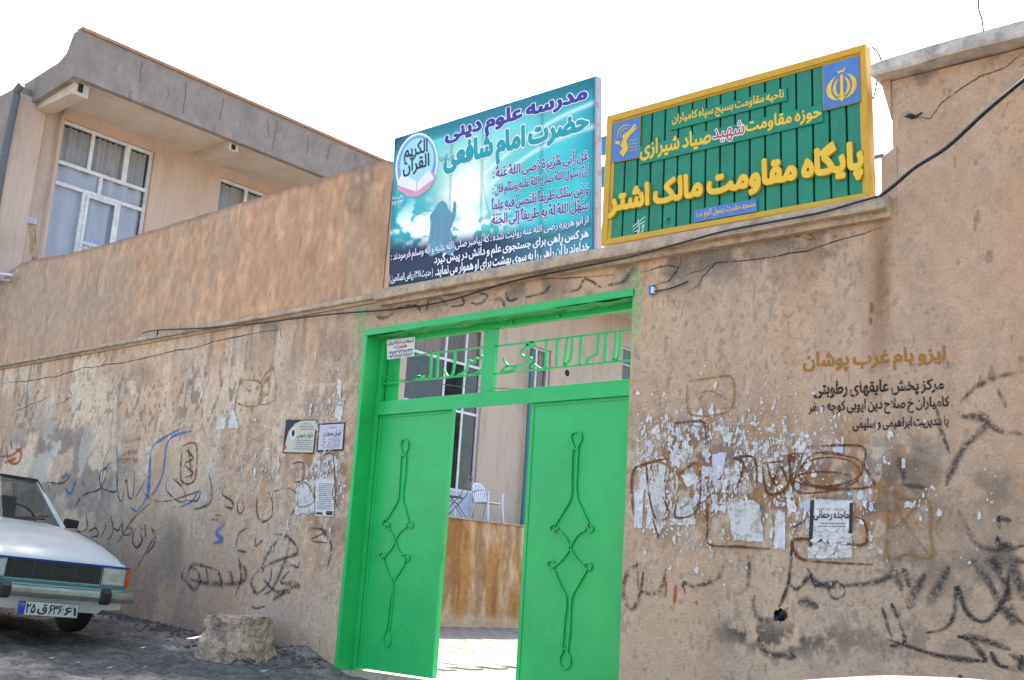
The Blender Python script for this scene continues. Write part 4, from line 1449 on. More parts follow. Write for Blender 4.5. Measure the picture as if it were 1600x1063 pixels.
orn(LEAF[0][0], [[(190, 468), (184, 445), (184, 428), (193, 420), (202, 428), (202, 445), (190, 468)],
                 [(184, 462), (180, 520), (176, 578), (160, 610), (141, 640)] + curl(143, 646, 8, 270, -20), [(197, 462), (194, 520), (188, 575), (196, 610), (205, 642)] + curl(206, 649, 7, 270, 560),
                 [(140, 650), (152, 660), (166, 685), (176, 715), (196, 742)] + curl(196, 736, 8, 90, -160), [(206, 655), (190, 660), (174, 678), (162, 705), (140, 734)] + curl(134, 731, 7, 40, 330),
                 [(136, 738), (148, 775), (160, 805), (154, 860), (146, 925)], [(196, 746), (180, 775), (164, 802), (160, 860), (153, 925)],
                 [(149, 922), (137, 945), (138, 965), (146, 974), (154, 965), (156, 945), (149, 922)]])
orn(LEAF[1][0], [[(649, 452), (638, 425), (639, 407), (651, 401), (663, 407), (663, 425), (649, 452)],
                 [(641, 446), (638, 510), (636, 575), (615, 615), (592, 652)] + curl(591, 658, 8, 270, -20), [(655, 446), (652, 510), (652, 572), (668, 612), (686, 652)] + curl(685, 659, 8, 270, 560),
                 [(588, 664), (608, 668), (626, 690), (640, 722), (662, 752), (680, 768)] + curl(681, 760, 8, 90, -160), [(688, 665), (664, 668), (644, 690), (628, 722), (606, 748), (588, 762)] + curl(584, 754, 8, 90, 330),
                 [(590, 766), (608, 810), (624, 846), (618, 915), (613, 985)], [(678, 770), (658, 805), (638, 846), (634, 915), (628, 985)],
                 [(620, 975), (607, 1003), (609, 1024), (621, 1032), (633, 1024), (634, 1003), (620, 975)]], .013, .018)

# transom: rails and calligraphy of bent flat bar
b = MB()
for p in ([(285, 320), (722, 268)], [(45, 490), (702, 425)], [(766, 266), (1560, 168)], [(745, 428), (1555, 345)]):
    b.bar(PG(cat(z6(p), 4)), .016, (0, -1, 0), .012)
b.build('transom_rail', M['green'], gate)
CAL = [[(1492, 180), (1490, 250), (1484, 310), (1472, 340), (1446, 348)], [(1466, 184), (1460, 270), (1453, 345)], [(1408, 190), (1400, 355)],
       [(1362, 196), (1358, 290), (1345, 318), (1308, 335), (1295, 366)], [(1262, 202), (1255, 372)], [(1212, 210), (1207, 300), (1192, 356), (1160, 376)], [(1181, 214), (1166, 372)],
       [(1125, 220), (1118, 384)], [(1060, 230), (1053, 388), (1010, 388), (992, 372), (972, 388)],
       [(985, 242), (950, 262), (915, 300), (930, 325), (972, 335), (962, 358), (925, 375), (885, 382), (872, 400), (800, 418), (832, 385), (880, 385)],
       [(940, 255), (965, 240), (992, 250), (985, 268), (960, 268), (950, 256)], [(812, 335), (822, 362), (840, 385)],
       [(708, 320), (700, 370), (682, 405), (645, 430)], [(690, 320), (672, 340), (650, 335), (640, 358), (608, 350), (602, 380), (592, 412), (545, 436)],
       [(530, 295), (525, 380), (512, 435), (485, 438), (466, 400)], [(432, 305), (425, 455)], [(392, 315), (388, 420), (375, 455), (335, 455), (318, 440), (300, 450), (350, 440)]]
for p in CAL:
    MB().bar(PG(cat(z6(p), 7)), .019, (0, -1, 0), .022).build('calligraphy_bar', M['green'], gate)
b = MB()
for a in range(0, 12):
    t = math.radians(-75 + a * 13)
    b.bar(PG(z6([(62 + 20 * math.cos(t), 420 + 20 * math.sin(t)), (62 + (85 if a < 8 else 120) * math.cos(t), 420 + 85 * math.sin(t))]), YG - .02), .006, (0, -1, 0), .006)
b.build('rod_fan', M['green'], gate)
q = PG(z6([(45, 235), (212, 215), (192, 590), (35, 605)]), YG + .045)
MB().quadslab(q, (0, .006, 0)).build('transom_panel', M['green'], gate)
b = MB().tube([W(570 + a / 3.72, 470 + c / 3.72, YG - .02) for a, c in ((200, 460), (320, 470), (560, 500), (960, 518))], .004, 5)
tag(b.build('thin_wire', M['steel']), 'thin slack wire strung across the gate transom', 'wire')
for q in ([(1110, 105), (1200, 103), (1195, 130)], [(640, 172), (705, 178), (690, 205)]):
    pass
# white notice
qn = z6([(128, 228), (291, 210), (283, 322), (130, 342)])
t = thing('ambulance_notice', tuple(W(*qn[3], YG - .07)), 'small white notice for an ambulance service wired to the transom', 'sign')
MB().quadslab([W(p[0], p[1], YG - .07) for p in qn], (0, .006, 0)).build('board', M['white'], t)
text('آمبولانس شبانه روزی', sub(qn, .03, .05, .97, .30), YG - .072, M['inkn'], t, .02)
text('هجرت', sub(qn, .28, .32, .72, .56), YG - .072, M['red'], t, .04)
text('۰۹۱۸۳۷۳۸۶۴۳', sub(qn, .04, .60, .96, .77), YG - .072, M['inkn'], t, .03)
text('۰۹۳۷۷۵۲۴۵۷۳', sub(qn, .04, .81, .96, .96), YG - .072, M['inkn'], t, .03)
MB().box(GX0, GX1, .0, .6, -1.3, YARD + .012).build('threshold', M['ledge'], gate)

# ------------------------------------------------------------------ banner
YB = -.06
bq = z2([(78, 345), (1003, 57), (1000, 872), (50, 1028)])
B = [W(p[0], p[1], YB) for p in bq]
ban = thing('school_banner', tuple((B[2] + B[3]) / 2), 'turquoise printed banner board with calligraphy and a round emblem standing on the ledge', 'sign')
nu, nv = 150, 100
U, V = np.meshgrid(np.linspace(0, 1, nu), np.linspace(0, 1, nv), indexing='ij')


def bil(U, V, Q):
    TL, TR, BR, BL = Q
    return ((1 - U) * (1 - V))[..., None] * TL + (U * (1 - V))[..., None] * TR + (U * V)[..., None] * BR + ((1 - U) * V)[..., None] * BL


P = bil(U, V, B)
P[..., 1] += .006 * (fbm(U * 3, V * 3, 2, 130) - .5)
c = np.empty(U.shape + (3,))
c[:] = (.01, .30, .36)
c = lerp(c, (.03, .46, .50), sst(.35, .7, fbm(U * 3, V * 3, 3, 131)))
c = lerp(c, (.20, .58, .54), gb(U, V, .45, .22, .35, .2) * .8)
c = lerp(c, (.42, .68, .52), gb(U, V, .42, .30, .14, .12) * .8)
c = lerp(c, (.72, .80, .66), np.clip(gb(U, V, .40, .50, .13, .17) * 1.1, 0, 1))
c = lerp(c, (.98, .98, .95), np.clip(gb(U, V, .41, .48, .06, .09) * 1.4, 0, 1))
cl = sst(.46, .56, fbm(U * 12, V * 11, 6, 132)) * np.clip(gb(U, V, .17, .66, .22, .14) + gb(U, V, .42, .73, .16, .08), 0, 1)
c = lerp(c, (.72, .95, .97), np.clip(cl * 1.4, 0, 1))
fl = sst(.58, .66, vnoise(U * 48, V * 34, 133)) * np.clip(gb(U, V, .38, .74, .20, .07) + gb(U, V, .18, .80, .18, .05), 0, 1)
c = lerp(c, (.90, 1, 1), np.clip(fl * 1.3, 0, 1))
c = lerp(c, (.05, .19, .27), sst(.74, .88, V) * sst(.0, .5, U))
c = lerp(c, (.012, .02, .055), sst(.78, .90, V + .12 * (1 - U)) * (1 - sst(.5, .9, U)))
c = lerp(c, (.01, .22, .32), sst(.93, 1.0, U) * .75)
c = lerp(c, (.01, .20, .27), sst(.10, .085, V) * .85)
c = lerp(c, (.015, .05, .16), np.clip(sst(.12, .0, U + V * .55), 0, 1) * .9)
for (u0, v0, u1, v1) in ((.5, .50, 1.0, .30), (.48, .42, .95, .18)):      # pale calligraphic sweeps
    d = np.abs(V - (v0 + (v1 - v0) * ((U - u0) / (u1 - u0)) - .06 * np.sin((U - u0) * 6)))
    c = lerp(c, (.70, .93, .92), np.exp(-(d / .014) ** 2) * sst(u0, u0 + .05, U) * .5)
i = np.arange((nu - 1) * (nv - 1))
a = (i // (nv - 1)) * nv + i % (nv - 1)
q = np.stack([a, a + nv, a + nv + 1, a + 1], -1)
link('banner_sheet', np_mesh('banner_sheet', P.reshape(-1, 3), q, c.reshape(-1, 3)), M['print'], ban)


def BP(u, v, y=YB + .03):
    p = bil(np.array(u), np.array(v), B)
    return np.array([p[0], y, p[2]])


b = MB()
for u in (.315, .475, .76):
    b.tube([BP(u, 0, YB + .045), BP(u, 1, YB + .045)], .016, 6)
b.tube([BP(.48, .42, YB + .05), BP(.56, .87, YB + .05)], .010, 6)
b.tube([BP(.48, .87, YB + .045), BP(1, .80, YB + .045)], .014, 6)
b.build('back_strut', M['steel'], ban)
b = MB()
for (u0, v0, u1, v1) in ((0, .006, 1, .006), (0, .994, 1, .994), (.006, 0, .006, 1), (.994, 0, .994, 1)):
    p0, p1 = BP(u0, v0, 0), BP(u1, v1, 0)
    if abs(u0 - u1) > .5:
        b.quadslab([(p0[0], YB + .008, p0[2] - .015), (p1[0], YB + .008, p1[2] - .015), (p1[0], YB + .008, p1[2] + .015), (p0[0], YB + .008, p0[2] + .015)], (0, .05, 0))
    else:
        b.quadslab([(p0[0] - .012, YB + .009, p0[2]), (p1[0] - .012, YB + .009, p1[2]), (p1[0] + .012, YB + .009, p1[2]), (p0[0] + .012, YB + .009, p0[2])], (0, .06, 0))
b.build('banner_frame', M['steel'], ban)
p0, p1 = BP(1, 0), BP(1, 1)
MB().quadslab([(p0[0] + .002, YB - .002, p0[2]), (p1[0] + .002, YB - .002, p1[2]), (p1[0] + .022, YB - .002, p1[2]), (p0[0] + .022, YB - .002, p0[2])], (0, .075, 0)).build('edge_trim', M['galv'], ban)


def outl(s, qz, mt, om, bold, ob, y=YB):
    if om:
        text(s, qz, y, om, ban, ob, off=.007, name='lettering_outline')
    text(s, qz, y, mt, ban, bold, off=.009)


outl('مدرسه علوم دینی', z2([(317, 292), (966, 98), (966, 195), (317, 385)]), M['lnavy'], M['lwhite'], .055, .10)
outl('حضرت امام شافعی', z2([(310, 385), (972, 212), (972, 345), (310, 528)]), M['lcyan'], M['lwhite'], .06, .105)
outl('رضی الله عنه', z2([(288, 425), (356, 405), (356, 445), (288, 462)]), M['lcyan'], M['lwhite'], .02, .05)
outl('عَن أبی هُرَیرةَ رَضیَ اللهُ عَنهُ :', z2([(535, 470), (976, 388), (976, 455), (535, 542)]), M['lpurple'], M['lwhite'], .022, .07)
outl('أنَّ رَسُولَ اللهُ صَلیَ اللهُ عَلَیهِ وَسَلَّم قالَ :', z2([(532, 550), (976, 460), (976, 530), (532, 622)]), M['lpurple'], M['lwhite'], .022, .07)
outl('وَ مَن سَلَکَ طَریقاً یَلتَمِسُ فیهِ عِلماً', z2([(530, 622), (976, 545), (976, 612), (530, 690)]), M['lpurple'], M['lwhite'], .022, .07)
outl('سَهَّلَ اللهُ لَهُ بِهِ طَریقاً إلَی الجَنَة', z2([(530, 690), (976, 620), (976, 690), (530, 762)]), M['lpurple'], M['lwhite'], .022, .07)
outl('از ابو هریره رضی الله عنه روایت شده : که پیامبر صلی الله علیه و آله وسلم فرمودند :', z2([(66, 868), (976, 695), (976, 752), (66, 925)]), M['lwhite'], M['lpurple'], .012, .05)
outl('هر کس راهی برای جستجوی علم و دانش در پیش گیرد', z2([(265, 880), (976, 757), (976, 818), (265, 940)]), M['lwhite'], None, .035, 0)
outl('خداوند با آن راهی را به سوی بهشت برای او هموار می نماید.', z2([(270, 930), (980, 812), (980, 872), (270, 990)]), M['lwhite'], None, .035, 0)
outl('( حدیث ۱۳۸۱ ریاض الصالحین )', z2([(58, 975), (258, 942), (258, 985), (58, 1018)]), M['lwhite'], None, .02, 0)
outl('چاپ رضا', z2([(72, 612), (122, 600), (122, 622), (72, 634)]), M['lwhite'], None, .01, 0)
outl('۳۵۲۰۲۳۳', z2([(70, 638), (122, 628), (122, 646), (70, 656)]), M['lwhite'], None, .01, 0)


def disc(pxs, y, mt, parent, name):
    return MB().add([W(p[0], p[1], y) for p in pxs], [tuple(range(len(pxs)))]).build(name, mt, parent)


def rel(cx, cy, rx, ry, sh, n=28):
    """circle on the board as it appears, sheared along the board's slope"""
    return [(cx + rx * math.cos(2 * math.pi * k / n), cy + ry * math.sin(2 * math.pi * k / n) - sh * rx * math.cos(2 * math.pi * k / n)) for k in range(n)]


disc(z2(rel(180, 466, 98, 146, .22)), YB - .007, M['lwhite'], ban, 'emblem_disc')
disc(z2(rel(180, 466, 90, 136, .22)), YB - .0085, mat('emblem_blue', (.18, .42, .72), .5, .2, 40, 0), ban, 'emblem_ring')
disc(z2(rel(182, 455, 78, 112, .22)), YB - .010, M['lsky'], ban, 'emblem_field')
disc(z2([(88, 575), (120, 545), (180, 560), (250, 490), (268, 520), (240, 575), (190, 612), (140, 612)]), YB - .0115, M['lpink'], ban, 'emblem_base')
disc(z2([(90, 560), (112, 500), (180, 545), (178, 590)]), YB - .013, M['lwhite'], ban, 'book_page')
disc(z2([(182, 588), (184, 545), (238, 488), (262, 530)]), YB - .013, M['lwhite'], ban, 'book_page')
outl('القرآن', z2([(120, 432), (240, 400), (240, 490), (120, 525)]), M['inkb'], None, .015, 0, y=YB - .006)
outl('الکریم', z2([(125, 372), (232, 345), (232, 440), (125, 468)]), M['inkb'], None, .01, 0, y=YB - .0062)
disc(z2([(218, 870), (238, 800), (244, 740), (240, 700), (262, 672), (282, 640), (300, 630), (318, 645), (326, 672), (345, 690), (350, 640), (358, 628), (364, 650), (360, 700), (338, 760), (345, 810), (366, 850), (340, 885), (290, 870), (250, 890)]), YB - .0065, M['lrobe'], ban, 'praying_figure')
for k, p in enumerate(([(262, 700), (256, 780), (240, 860)], [(280, 690), (280, 780), (270, 865)], [(305, 690), (310, 780), (312, 865)], [(325, 690), (322, 770), (335, 860)], [(352, 655), (345, 710), (328, 760)])):
    MB().bar([W(a[0], a[1], YB - .0066) for a in cat(z2(p), 5)], .014, (0, -1, 0), .001).build('robe_fold', M['lrobe2'], ban)

# ------------------------------------------------------------------ yellow framed sign
YS = -.07
so = z3([(86, 400), (1312, 55), (1338, 788), (57, 1015)])
si = z3([(112, 424), (1287, 95), (1310, 765), (86, 985)])
S = [W(p[0], p[1], YS) for p in so]
SI = [W(p[0], p[1], YS) for p in si]
sign = thing('base_sign', tuple((S[2] + S[3]) / 2), 'green slatted sign in a thick yellow frame with raised yellow Persian letters', 'sign')
for k, nm in enumerate(('top', 'right', 'bottom', 'left')):
    j = (k + 1) % 4
    g = 0.0004 * k
    MB().quadslab([S[k] + (0, -g, 0), S[j] + (0, -g, 0), SI[j] + (0, -g, 0), SI[k] + (0, -g, 0)], (0, .10 - g, 0)).build('frame_bar', M['gold'], sign, bevel=.004)
b = MB()
for k in range(4):
    j = (k + 1) % 4
    c0_, c1_ = SI[k], SI[j]
    m0 = SI[k] + (sum(SI) / 4 - SI[k]) * .022
    m1 = SI[j] + (sum(SI) / 4 - SI[j]) * .022
    b.quadslab([c0_ + (0, .012, 0), c1_ + (0, .012, 0), m1 + (0, .022, 0), m0 + (0, .022, 0)], (0, .02, 0))
b.build('inner_moulding', M['gold'], sign)
MB().quadslab([p + (0, .052, 0) for p in SI], (0, .01, 0)).build('backing_sheet', M['sblack'], sign)
NP = 17
for k in range(NP):
    u0, u1 = (k + .06) / NP, (k + .94) / NP
    TL, TR, BR, BL = SI
    q = [TL + (TR - TL) * u0, TL + (TR - TL) * u1, BL + (BR - BL) * u1, BL + (BR - BL) * u0]
    MB().quadslab([p + (0, .026, 0) for p in q], (0, .022, 0)).build('slat', M['sgreen'], sign, bevel=.004, seg=1)


def strip(qz, mt, name, y, d=.008):
    return MB().quadslab([W(p[0], p[1], y) for p in qz], (0, d, 0)).build(name, mt, sign, bevel=.0015, seg=1)


strip(z3([(385, 408), (938, 262), (940, 325), (386, 468)]), M['sgreen'], 'lettering_strip', YS + .012)
strip(z3([(238, 545), (1108, 340), (1112, 425), (240, 630)]), M['sgreen'], 'lettering_strip', YS + .012)
text('ناحیه مقاومت بسیج سپاه کامیاران', z3([(395, 395), (925, 270), (925, 332), (395, 450)]), YS + .011, M['goldl'], sign, .03, off=.001)
text('حوزه مقاومت', z3([(745, 415), (1102, 345), (1102, 420), (745, 490)]), YS + .011, M['goldl'], sign, .035, off=.001)
text('شهید', z3([(588, 448), (738, 418), (738, 505), (588, 530)]), YS + .011, M['white'], sign, .06, off=.001)
text('شهید', z3([(588, 448), (738, 418), (738, 505), (588, 530)]), YS + .011, M['red'], sign, .0, off=.003)
text('صیاد شیرازی', z3([(245, 520), (580, 455), (580, 545), (245, 612)]), YS + .011, M['goldl'], sign, .035, off=.001)
bigq = z3([(95, 738), (1297, 500), (1297, 692), (95, 890)])
text('پایگاه مقاومت مالک اشتر', bigq, YS + .0, M['gold'], sign, .064, ex=.024, name='raised_lettering')
text('پایگاه مقاومت مالک اشتر', bigq, YS + .0, M['goldl'], sign, .05, off=.0012, name='letter_face')
qb4 = z3([(500, 845), (797, 790), (798, 852), (500, 905)])
strip(qb4, M['sblue'], 'blue_plate', YS + .010)
text('مسجد حضرت رسول اکرم', sub(qb4, .16, .10, .97, .85), YS + .009, M['goldl'], sign, .02, off=.001)
text('(ص)', sub(qb4, .04, .25, .13, .65), YS + .009, M['goldl'], sign, .02, off=.001)
qe = z3([(1108, 160), (1285, 108), (1292, 330), (1112, 375)])
strip(qe, M['gold'], 'emblem_border', YS + .010)
strip(sub(qe, .015, .012, .985, .988), M['sblue'], 'emblem_plate', YS + .007, .002)


def shp(q, pts, y, mt, name):
    return MB().prism([W(*sub(q, u, v, u, v)[0], y) for u, v in pts], (0, .003, 0)).build(name, mt, sign)


def cres(cx, cy, r0, a0, a1, t, sx=1, sy=1, n=10):
    o, i2 = [], []
    for k in range(n + 1):
        a = math.radians(a0 + (a1 - a0) * k / n)
        w_ = t * math.sin(math.pi * k / n)
        o.append((cx + sx * (r0 + w_ / 2) * math.cos(a), cy + sy * (r0 + w_ / 2) * math.sin(a)))
        i2.append((cx + sx * (r0 - w_ / 2) * math.cos(a), cy + sy * (r0 - w_ / 2) * math.sin(a)))
    return o + i2[::-1]


ye = YS + .004
shp(qe, [(.47, .34), (.50, .30), (.54, .34), (.545, .70), (.60, .80), (.50, .90), (.40, .80), (.46, .70)], ye, M['goldl'], 'emblem_sword')
for sg in (1, -1):
    shp(qe, [(.5 + sg * (u - .5), v) for u, v in cres(.46, .58, .40, -62, 72, .13, .95, .72)], ye, M['goldl'], 'emblem_crescent')
    shp(qe, [(.5 + sg * (u - .5), v) for u, v in cres(.42, .58, .30, -58, 68, .09, .9, .80)], ye, M['goldl'], 'emblem_crescent')
shp(qe, [(.40, .20), (.44, .24), (.49, .21), (.54, .24), (.59, .18), (.61, .21), (.55, .28), (.49, .25), (.44, .28), (.39, .23)], ye, M['goldl'], 'emblem_tashdid')
qf = z3([(112, 435), (246, 397), (240, 597), (107, 622)])
strip(qf, M['gold'], 'emblem_border', YS + .010)
strip(sub(qf, .02, .012, .98, .988), M['sblue'], 'emblem_plate', YS + .007, .002)
shp(qf, [(.30, .62), (.40, .45), (.36, .38), (.62, .28), (.80, .16), (.84, .20), (.70, .32), (.86, .24), (.88, .27), (.62, .42), (.52, .52), (.58, .74), (.42, .90), (.28, .78), (.40, .68)], ye, M['goldl'], 'emblem_fist')
shp(qf, [(.12, .46), (.30, .50), (.28, .58), (.14, .54)], ye - .0005, M['goldl'], 'emblem_arm')
shp(qf, cres(.45, .34, .26, 150, 330, .03, 1, .8, 14), ye - .001, M['goldl'], 'emblem_globe')
shp(qf, cres(.45, .34, .16, 150, 330, .02, 1, .8, 14), ye - .001, M['goldl'], 'emblem_globe')
for v in (.52, .60, .68, .76):
    text('سپاه پاسداران'.split()[int(v * 100) // 8 % 2], sub(qf, .60, v, .90, v + .06), ye, M['goldl'], sign, .01, off=.001)
b = MB()
for p in ([(210, 925), (240, 900), (268, 878)], [(212, 940), (240, 915), (266, 900)], [(235, 890), (240, 940), (232, 965)], [(250, 930), (262, 915), (255, 945), (240, 968)], [(215, 950), (235, 945), (228, 975)]):
    b.bar([W(a[0], a[1], YS + .0255) for a in cat(z3(p), 5)], .007, (0, -1, 0), .002)
b.build('white_signature', M['white'], sign)
text('۲۴', z3([(370, 885), (388, 880), (388, 915), (370, 918)]), YS + .025, M['inkb'], sign, .02, off=.001)
# rear legs of the sign
b = MB()
for u in (.08, .5, .93):
    p = SI[3] + (SI[2] - SI[3]) * u
    b.tube([(p[0], YS + .09, p[2]), (p[0], .32, p[2] - .1)], .018, 6)
b.build('rear_brace', M['steel'], sign)

# ------------------------------------------------------------------ cables and small fittings
def cable(pts, r, name, label, mt=None, catg='cable', n=8):
    P = cat(pts, 10)
    return tag(MB().tube(P, r, n).build(name, mt or M['cable'], smooth=True), label, catg)


A = [W(1660, 80, -.9), W(1600, 125, -.72), W(1540, 175, -.55), W(1480, 230, -.40), W(1430, 262, -.28), W(1397, 290, -.19), W(1376, 306, -.15)]
cable(A, .0125, 'power_cable', 'thick black cable swooping down to the ledge end from the upper right')
A = [W(1376, 306, -.145), W(1340, 316, -.15), W(1280, 333, -.15), W(1200, 348, -.15), W(1130, 362, -.15), W(1060, 381, -.15), W(990, 400, -.14), W(930, 413, -.10), W(800, 440, -.06), W(700, 470, -.05), W(620, 483, -.05), W(520, 491, -.06),
     W(420, 503, -.09), W(330, 512, -.10), W(247, 516, -.10), W(222, 521, -.08)]
cable(A, .0085, 'thin_cable', 'thin black cable running along the ledge and over the gate')
cable([W(247, 516, -.10), W(245, 527, -.07)], .008, 'cable_end', 'short loose cable end hanging from the ledge on the left')
cable([W(1023, 456, -.03), W(1050, 450, -.02), W(1075, 440, -.02)], .006, 'short_wire', 'short thin wire leading right from the little wall box')
cable([W(1362, 74, 0.02), W(1370, 80, .05), W(1376, 92, .1), W(1377, 106, .2)], .006, 'wire_loop', 'dark blue wire loop behind the top corner of the yellow sign')
cable([W(1371, 120, .25), W(1368, 140, .2), W(1364, 155, .15)], .006, 'dangling_wire', 'short dark wire dangling under the corbel of the tall wall')
cable([W(1362, 247, .05), W(1378, 243, .2)], .018, 'pipe_stub', 'dark pipe stub between the yellow sign and the tall wall')
cable([W(1530, -12, .3), W(1529, 12, .3), W(1534, 30, .3), W(1537, 52, .3)], .006, 'aerial_wire', 'thin wire rising into the sky above the tall wall')
# little blue and white box
p = W(1022, 455)
t = thing('wall_box', tuple(p), 'tiny blue and white junction box on the wall right of the gate corner', 'junction box')
MB().box(p[0] - .022, p[0] + .022, -.05, -.002, p[2] - .035, p[2] + .035).build('box_body', M['sblue'], t, bevel=.005)
MB().box(p[0] + .006, p[0] + .028, -.053, -.02, p[2] - .03, p[2] + .02).build('box_cover', M['white'], t, bevel=.003)
p = W(1432, 183)
b = MB()
for k in range(14):
    a = random.random() * 6.28
    b.tube([(p[0], -.02, p[2]), (p[0] + .06 * math.cos(a), -.05, p[2] + .02 * math.sin(a)), (p[0] + .03 * math.sin(a * 2), -.03, p[2] - .02)], .004, 5)
tag(b.build('wire_tangle', M['cable']), 'small dark tangle of wire fixed high on the tall wall', 'wire')
# bits behind the gap between the two signs
b = MB()
for y0, y1 in ((215, 240), (262, 290)):
    b.quadslab([W(936, y0, .25), W(947, y0 - 3, .25), W(947, y1, .25), W(936, y1 + 2, .25)], (0, .03, 0))
tag(b.build('tin_plate', M['sblue']), 'small blue tin plate glimpsed in the gap between the two signs', 'plate')

# stove pipe and pipe ends on the left wall top
p = W(58, 404, .12)
t = thing('flue_pipe', tuple(p), 'short rusty metal flue pipe with a cap on the upper wall', 'pipe')
q0, q1 = W(55, 405, .12), W(50, 352, .12)
MB().tube([q0 - (0, 0, .1), q1], .052, 14).build('pipe_body', mat('rusty_pipe', (.36, .20, .09), .6, .3, 8, .2, dirt=(.5, .48, .45), dirt_amt=.8, dirt_scale=4, metal=.3), t, smooth=False)
MB().tube([q1 + (0, 0, .005), q1 + (0, 0, .11)], .068, 14).build('pipe_cap', M['galv'], t)
cable([W(-30, 424, -.02), W(19, 430, -.12)], .022, 'pipe_end', 'pale pipe end sticking out at the top left of the wall', M['wframe'], 'pipe')
cable([W(-30, 434, -.02), W(17, 439, -.12)], .022, 'pipe_end', 'rusty pipe end below the pale one at the top left of the wall', M['galv'], 'pipe')

# ------------------------------------------------------------------ school building
XF = -17.0
XE = -15.65
bld = thing('school_building', (XF, 3, YARD), 'two storey building with white framed windows under a deep concrete eave', 'building')
EZ = 7.22                     # underside of the eave
w1 = W(90, 184, XF, 0), W(244, 238, XF, 0)
wy0, wy1 = float(W(96, 185, XF, 0)[1]), float(W(243, 238, XF, 0)[1])
wtop = float(W(243, 238, XF, 0)[2]) - .0
w2y0 = float(W(347, 268, XF, 0)[1])
w2y1 = w2y0 + (wy1 - wy0)
ly0, ly1 = float(W(683, 560, XF, 0)[1]) - .9, float(W(757, 560, XF, 0)[1])
l2y0, l2y1 = float(W(829, 560, XF, 0)[1]), float(W(861, 560, XF, 0)[1])
sy0 = float(W(973, 560, XF, 0)[1])
sz0, sz1 = float(W(975, 595, XF, 0)[2]), float(W(975, 541, XF, 0)[2])
TZ = float(W(750, 813, -15.5, 0)[2])
TX = -15.5
OP = [(wy0, wy1, 4.25, wtop), (w2y0, w2y1, 4.25, wtop), (ly0, ly1, TZ + .02, 5.75), (l2y0, l2y1, TZ + .02, 5.75), (sy0, sy0 + 1.6, sz0, sz1)]


def facade(xf, yr, zr, ops, depth=.22):
    ysx = sorted({yr[0], yr[1], *[o[0] for o in ops], *[o[1] for o in ops]})
    zsx = sorted({zr[0], zr[1], *[o[2] for o in ops], *[o[3] for o in ops]})
    b = MB()
    for i in range(len(ysx) - 1):
        for j in range(len(zsx) - 1):
            cy, cz = (ysx[i] + ysx[i + 1]) / 2, (zsx[j] + zsx[j + 1]) / 2
            if any(o[0] < cy < o[1] and o[2] < cz < o[3] for o in ops):
                continue
            b.add([(xf, ysx[i], zsx[j]), (xf, ysx[i + 1], zsx[j]), (xf, ysx[i + 1], zsx[j + 1]), (xf, ysx[i], zsx[j + 1])], [(0, 1, 2, 3)])
    for y0, y1, z0, z1 in ops:
        x1 = xf - depth
        b.add([(xf, y0, z0), (xf, y1, z0), (xf, y1, z1), (xf, y0, z1), (x1, y0, z0), (x1, y1, z0), (x1, y1, z1), (x1, y0, z1)],
              [(0, 4, 5, 1), (1, 5, 6, 2), (2, 6, 7, 3), (3, 7, 4, 0)])
    me = bpy.data.meshes.new('facade')
    me.from_pydata(b.v, [], b.f)
    return me


YF = .15
link('facade_wall', facade(XF, (YF, 40), (YARD - .2, EZ + .3), OP), M['facade'], bld)
MB().box(-30, XF - .001, YF - .3, YF, -1.5, 7.35).build('street_front', M['fascia'], bld)
MB().box(-30, XF - 1.6, YF, 40, 7.1, 7.3).build('roof_deck', M['fascia'], bld)
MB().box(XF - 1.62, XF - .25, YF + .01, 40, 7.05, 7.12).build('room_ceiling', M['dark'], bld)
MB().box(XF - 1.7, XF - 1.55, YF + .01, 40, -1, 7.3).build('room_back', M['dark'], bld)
# corner pillar facing the yard
MB().box(XF + .001, XF + .05, YF - .3, wy0 - .28, 1, EZ).build('corner_pillar', M['facade'], bld, bevel=.01)
# eave
fz0, fz1 = float(W(113, 118, XE, 0)[2]), float(W(128.7, 47.4, XE, 0)[2])
ey0 = float(W(120, 80, XE, 0)[1])
MB().box(XF - .5, XE - .10, ey0 + .10, 40, fz0 + .03, fz0 + .17).build('eave_soffit', M['smooth'], bld)
pr = [(XE, ey0, fz0), (XE, ey0, fz1)]
MB().box(XE - .12, XE, ey0, 40, fz0, fz1).build('fascia', M['fascia'], bld, bevel=.01)
MB().box(XE - .14, XE + .03, ey0 + .02, 40, fz1 + .001, fz1 + .05).build('fascia_edging', M['rust'], bld)
# street side of the eave: sweeps down in a curve
crv = [W(*p, ey0) for p in ((126, 48), (116, 52), (110, 68), (104, 84), (92, 98), (70, 112), (45, 128), (24, 140), (0, 150), (-60, 185))]
crb = [W(*p, ey0) for p in ((112, 122), (50, 160))]
poly = [(p[0], ey0 - .003, p[2]) for p in crv]
poly += [(poly[-1][0], ey0 - .003, poly[-1][2] - .6), (XF + .05, ey0 - .003, float(crb[1][2])), (XE - .14, ey0 - .003, fz0 - .04)]
poly[0] = (XE - .002, ey0 - .003, fz1)
poly.insert(len(poly), (XE - .002, ey0 - .003, fz0))
MB().prism(poly, (0, .16, 0)).build('eave_end', M['fascia'], bld)
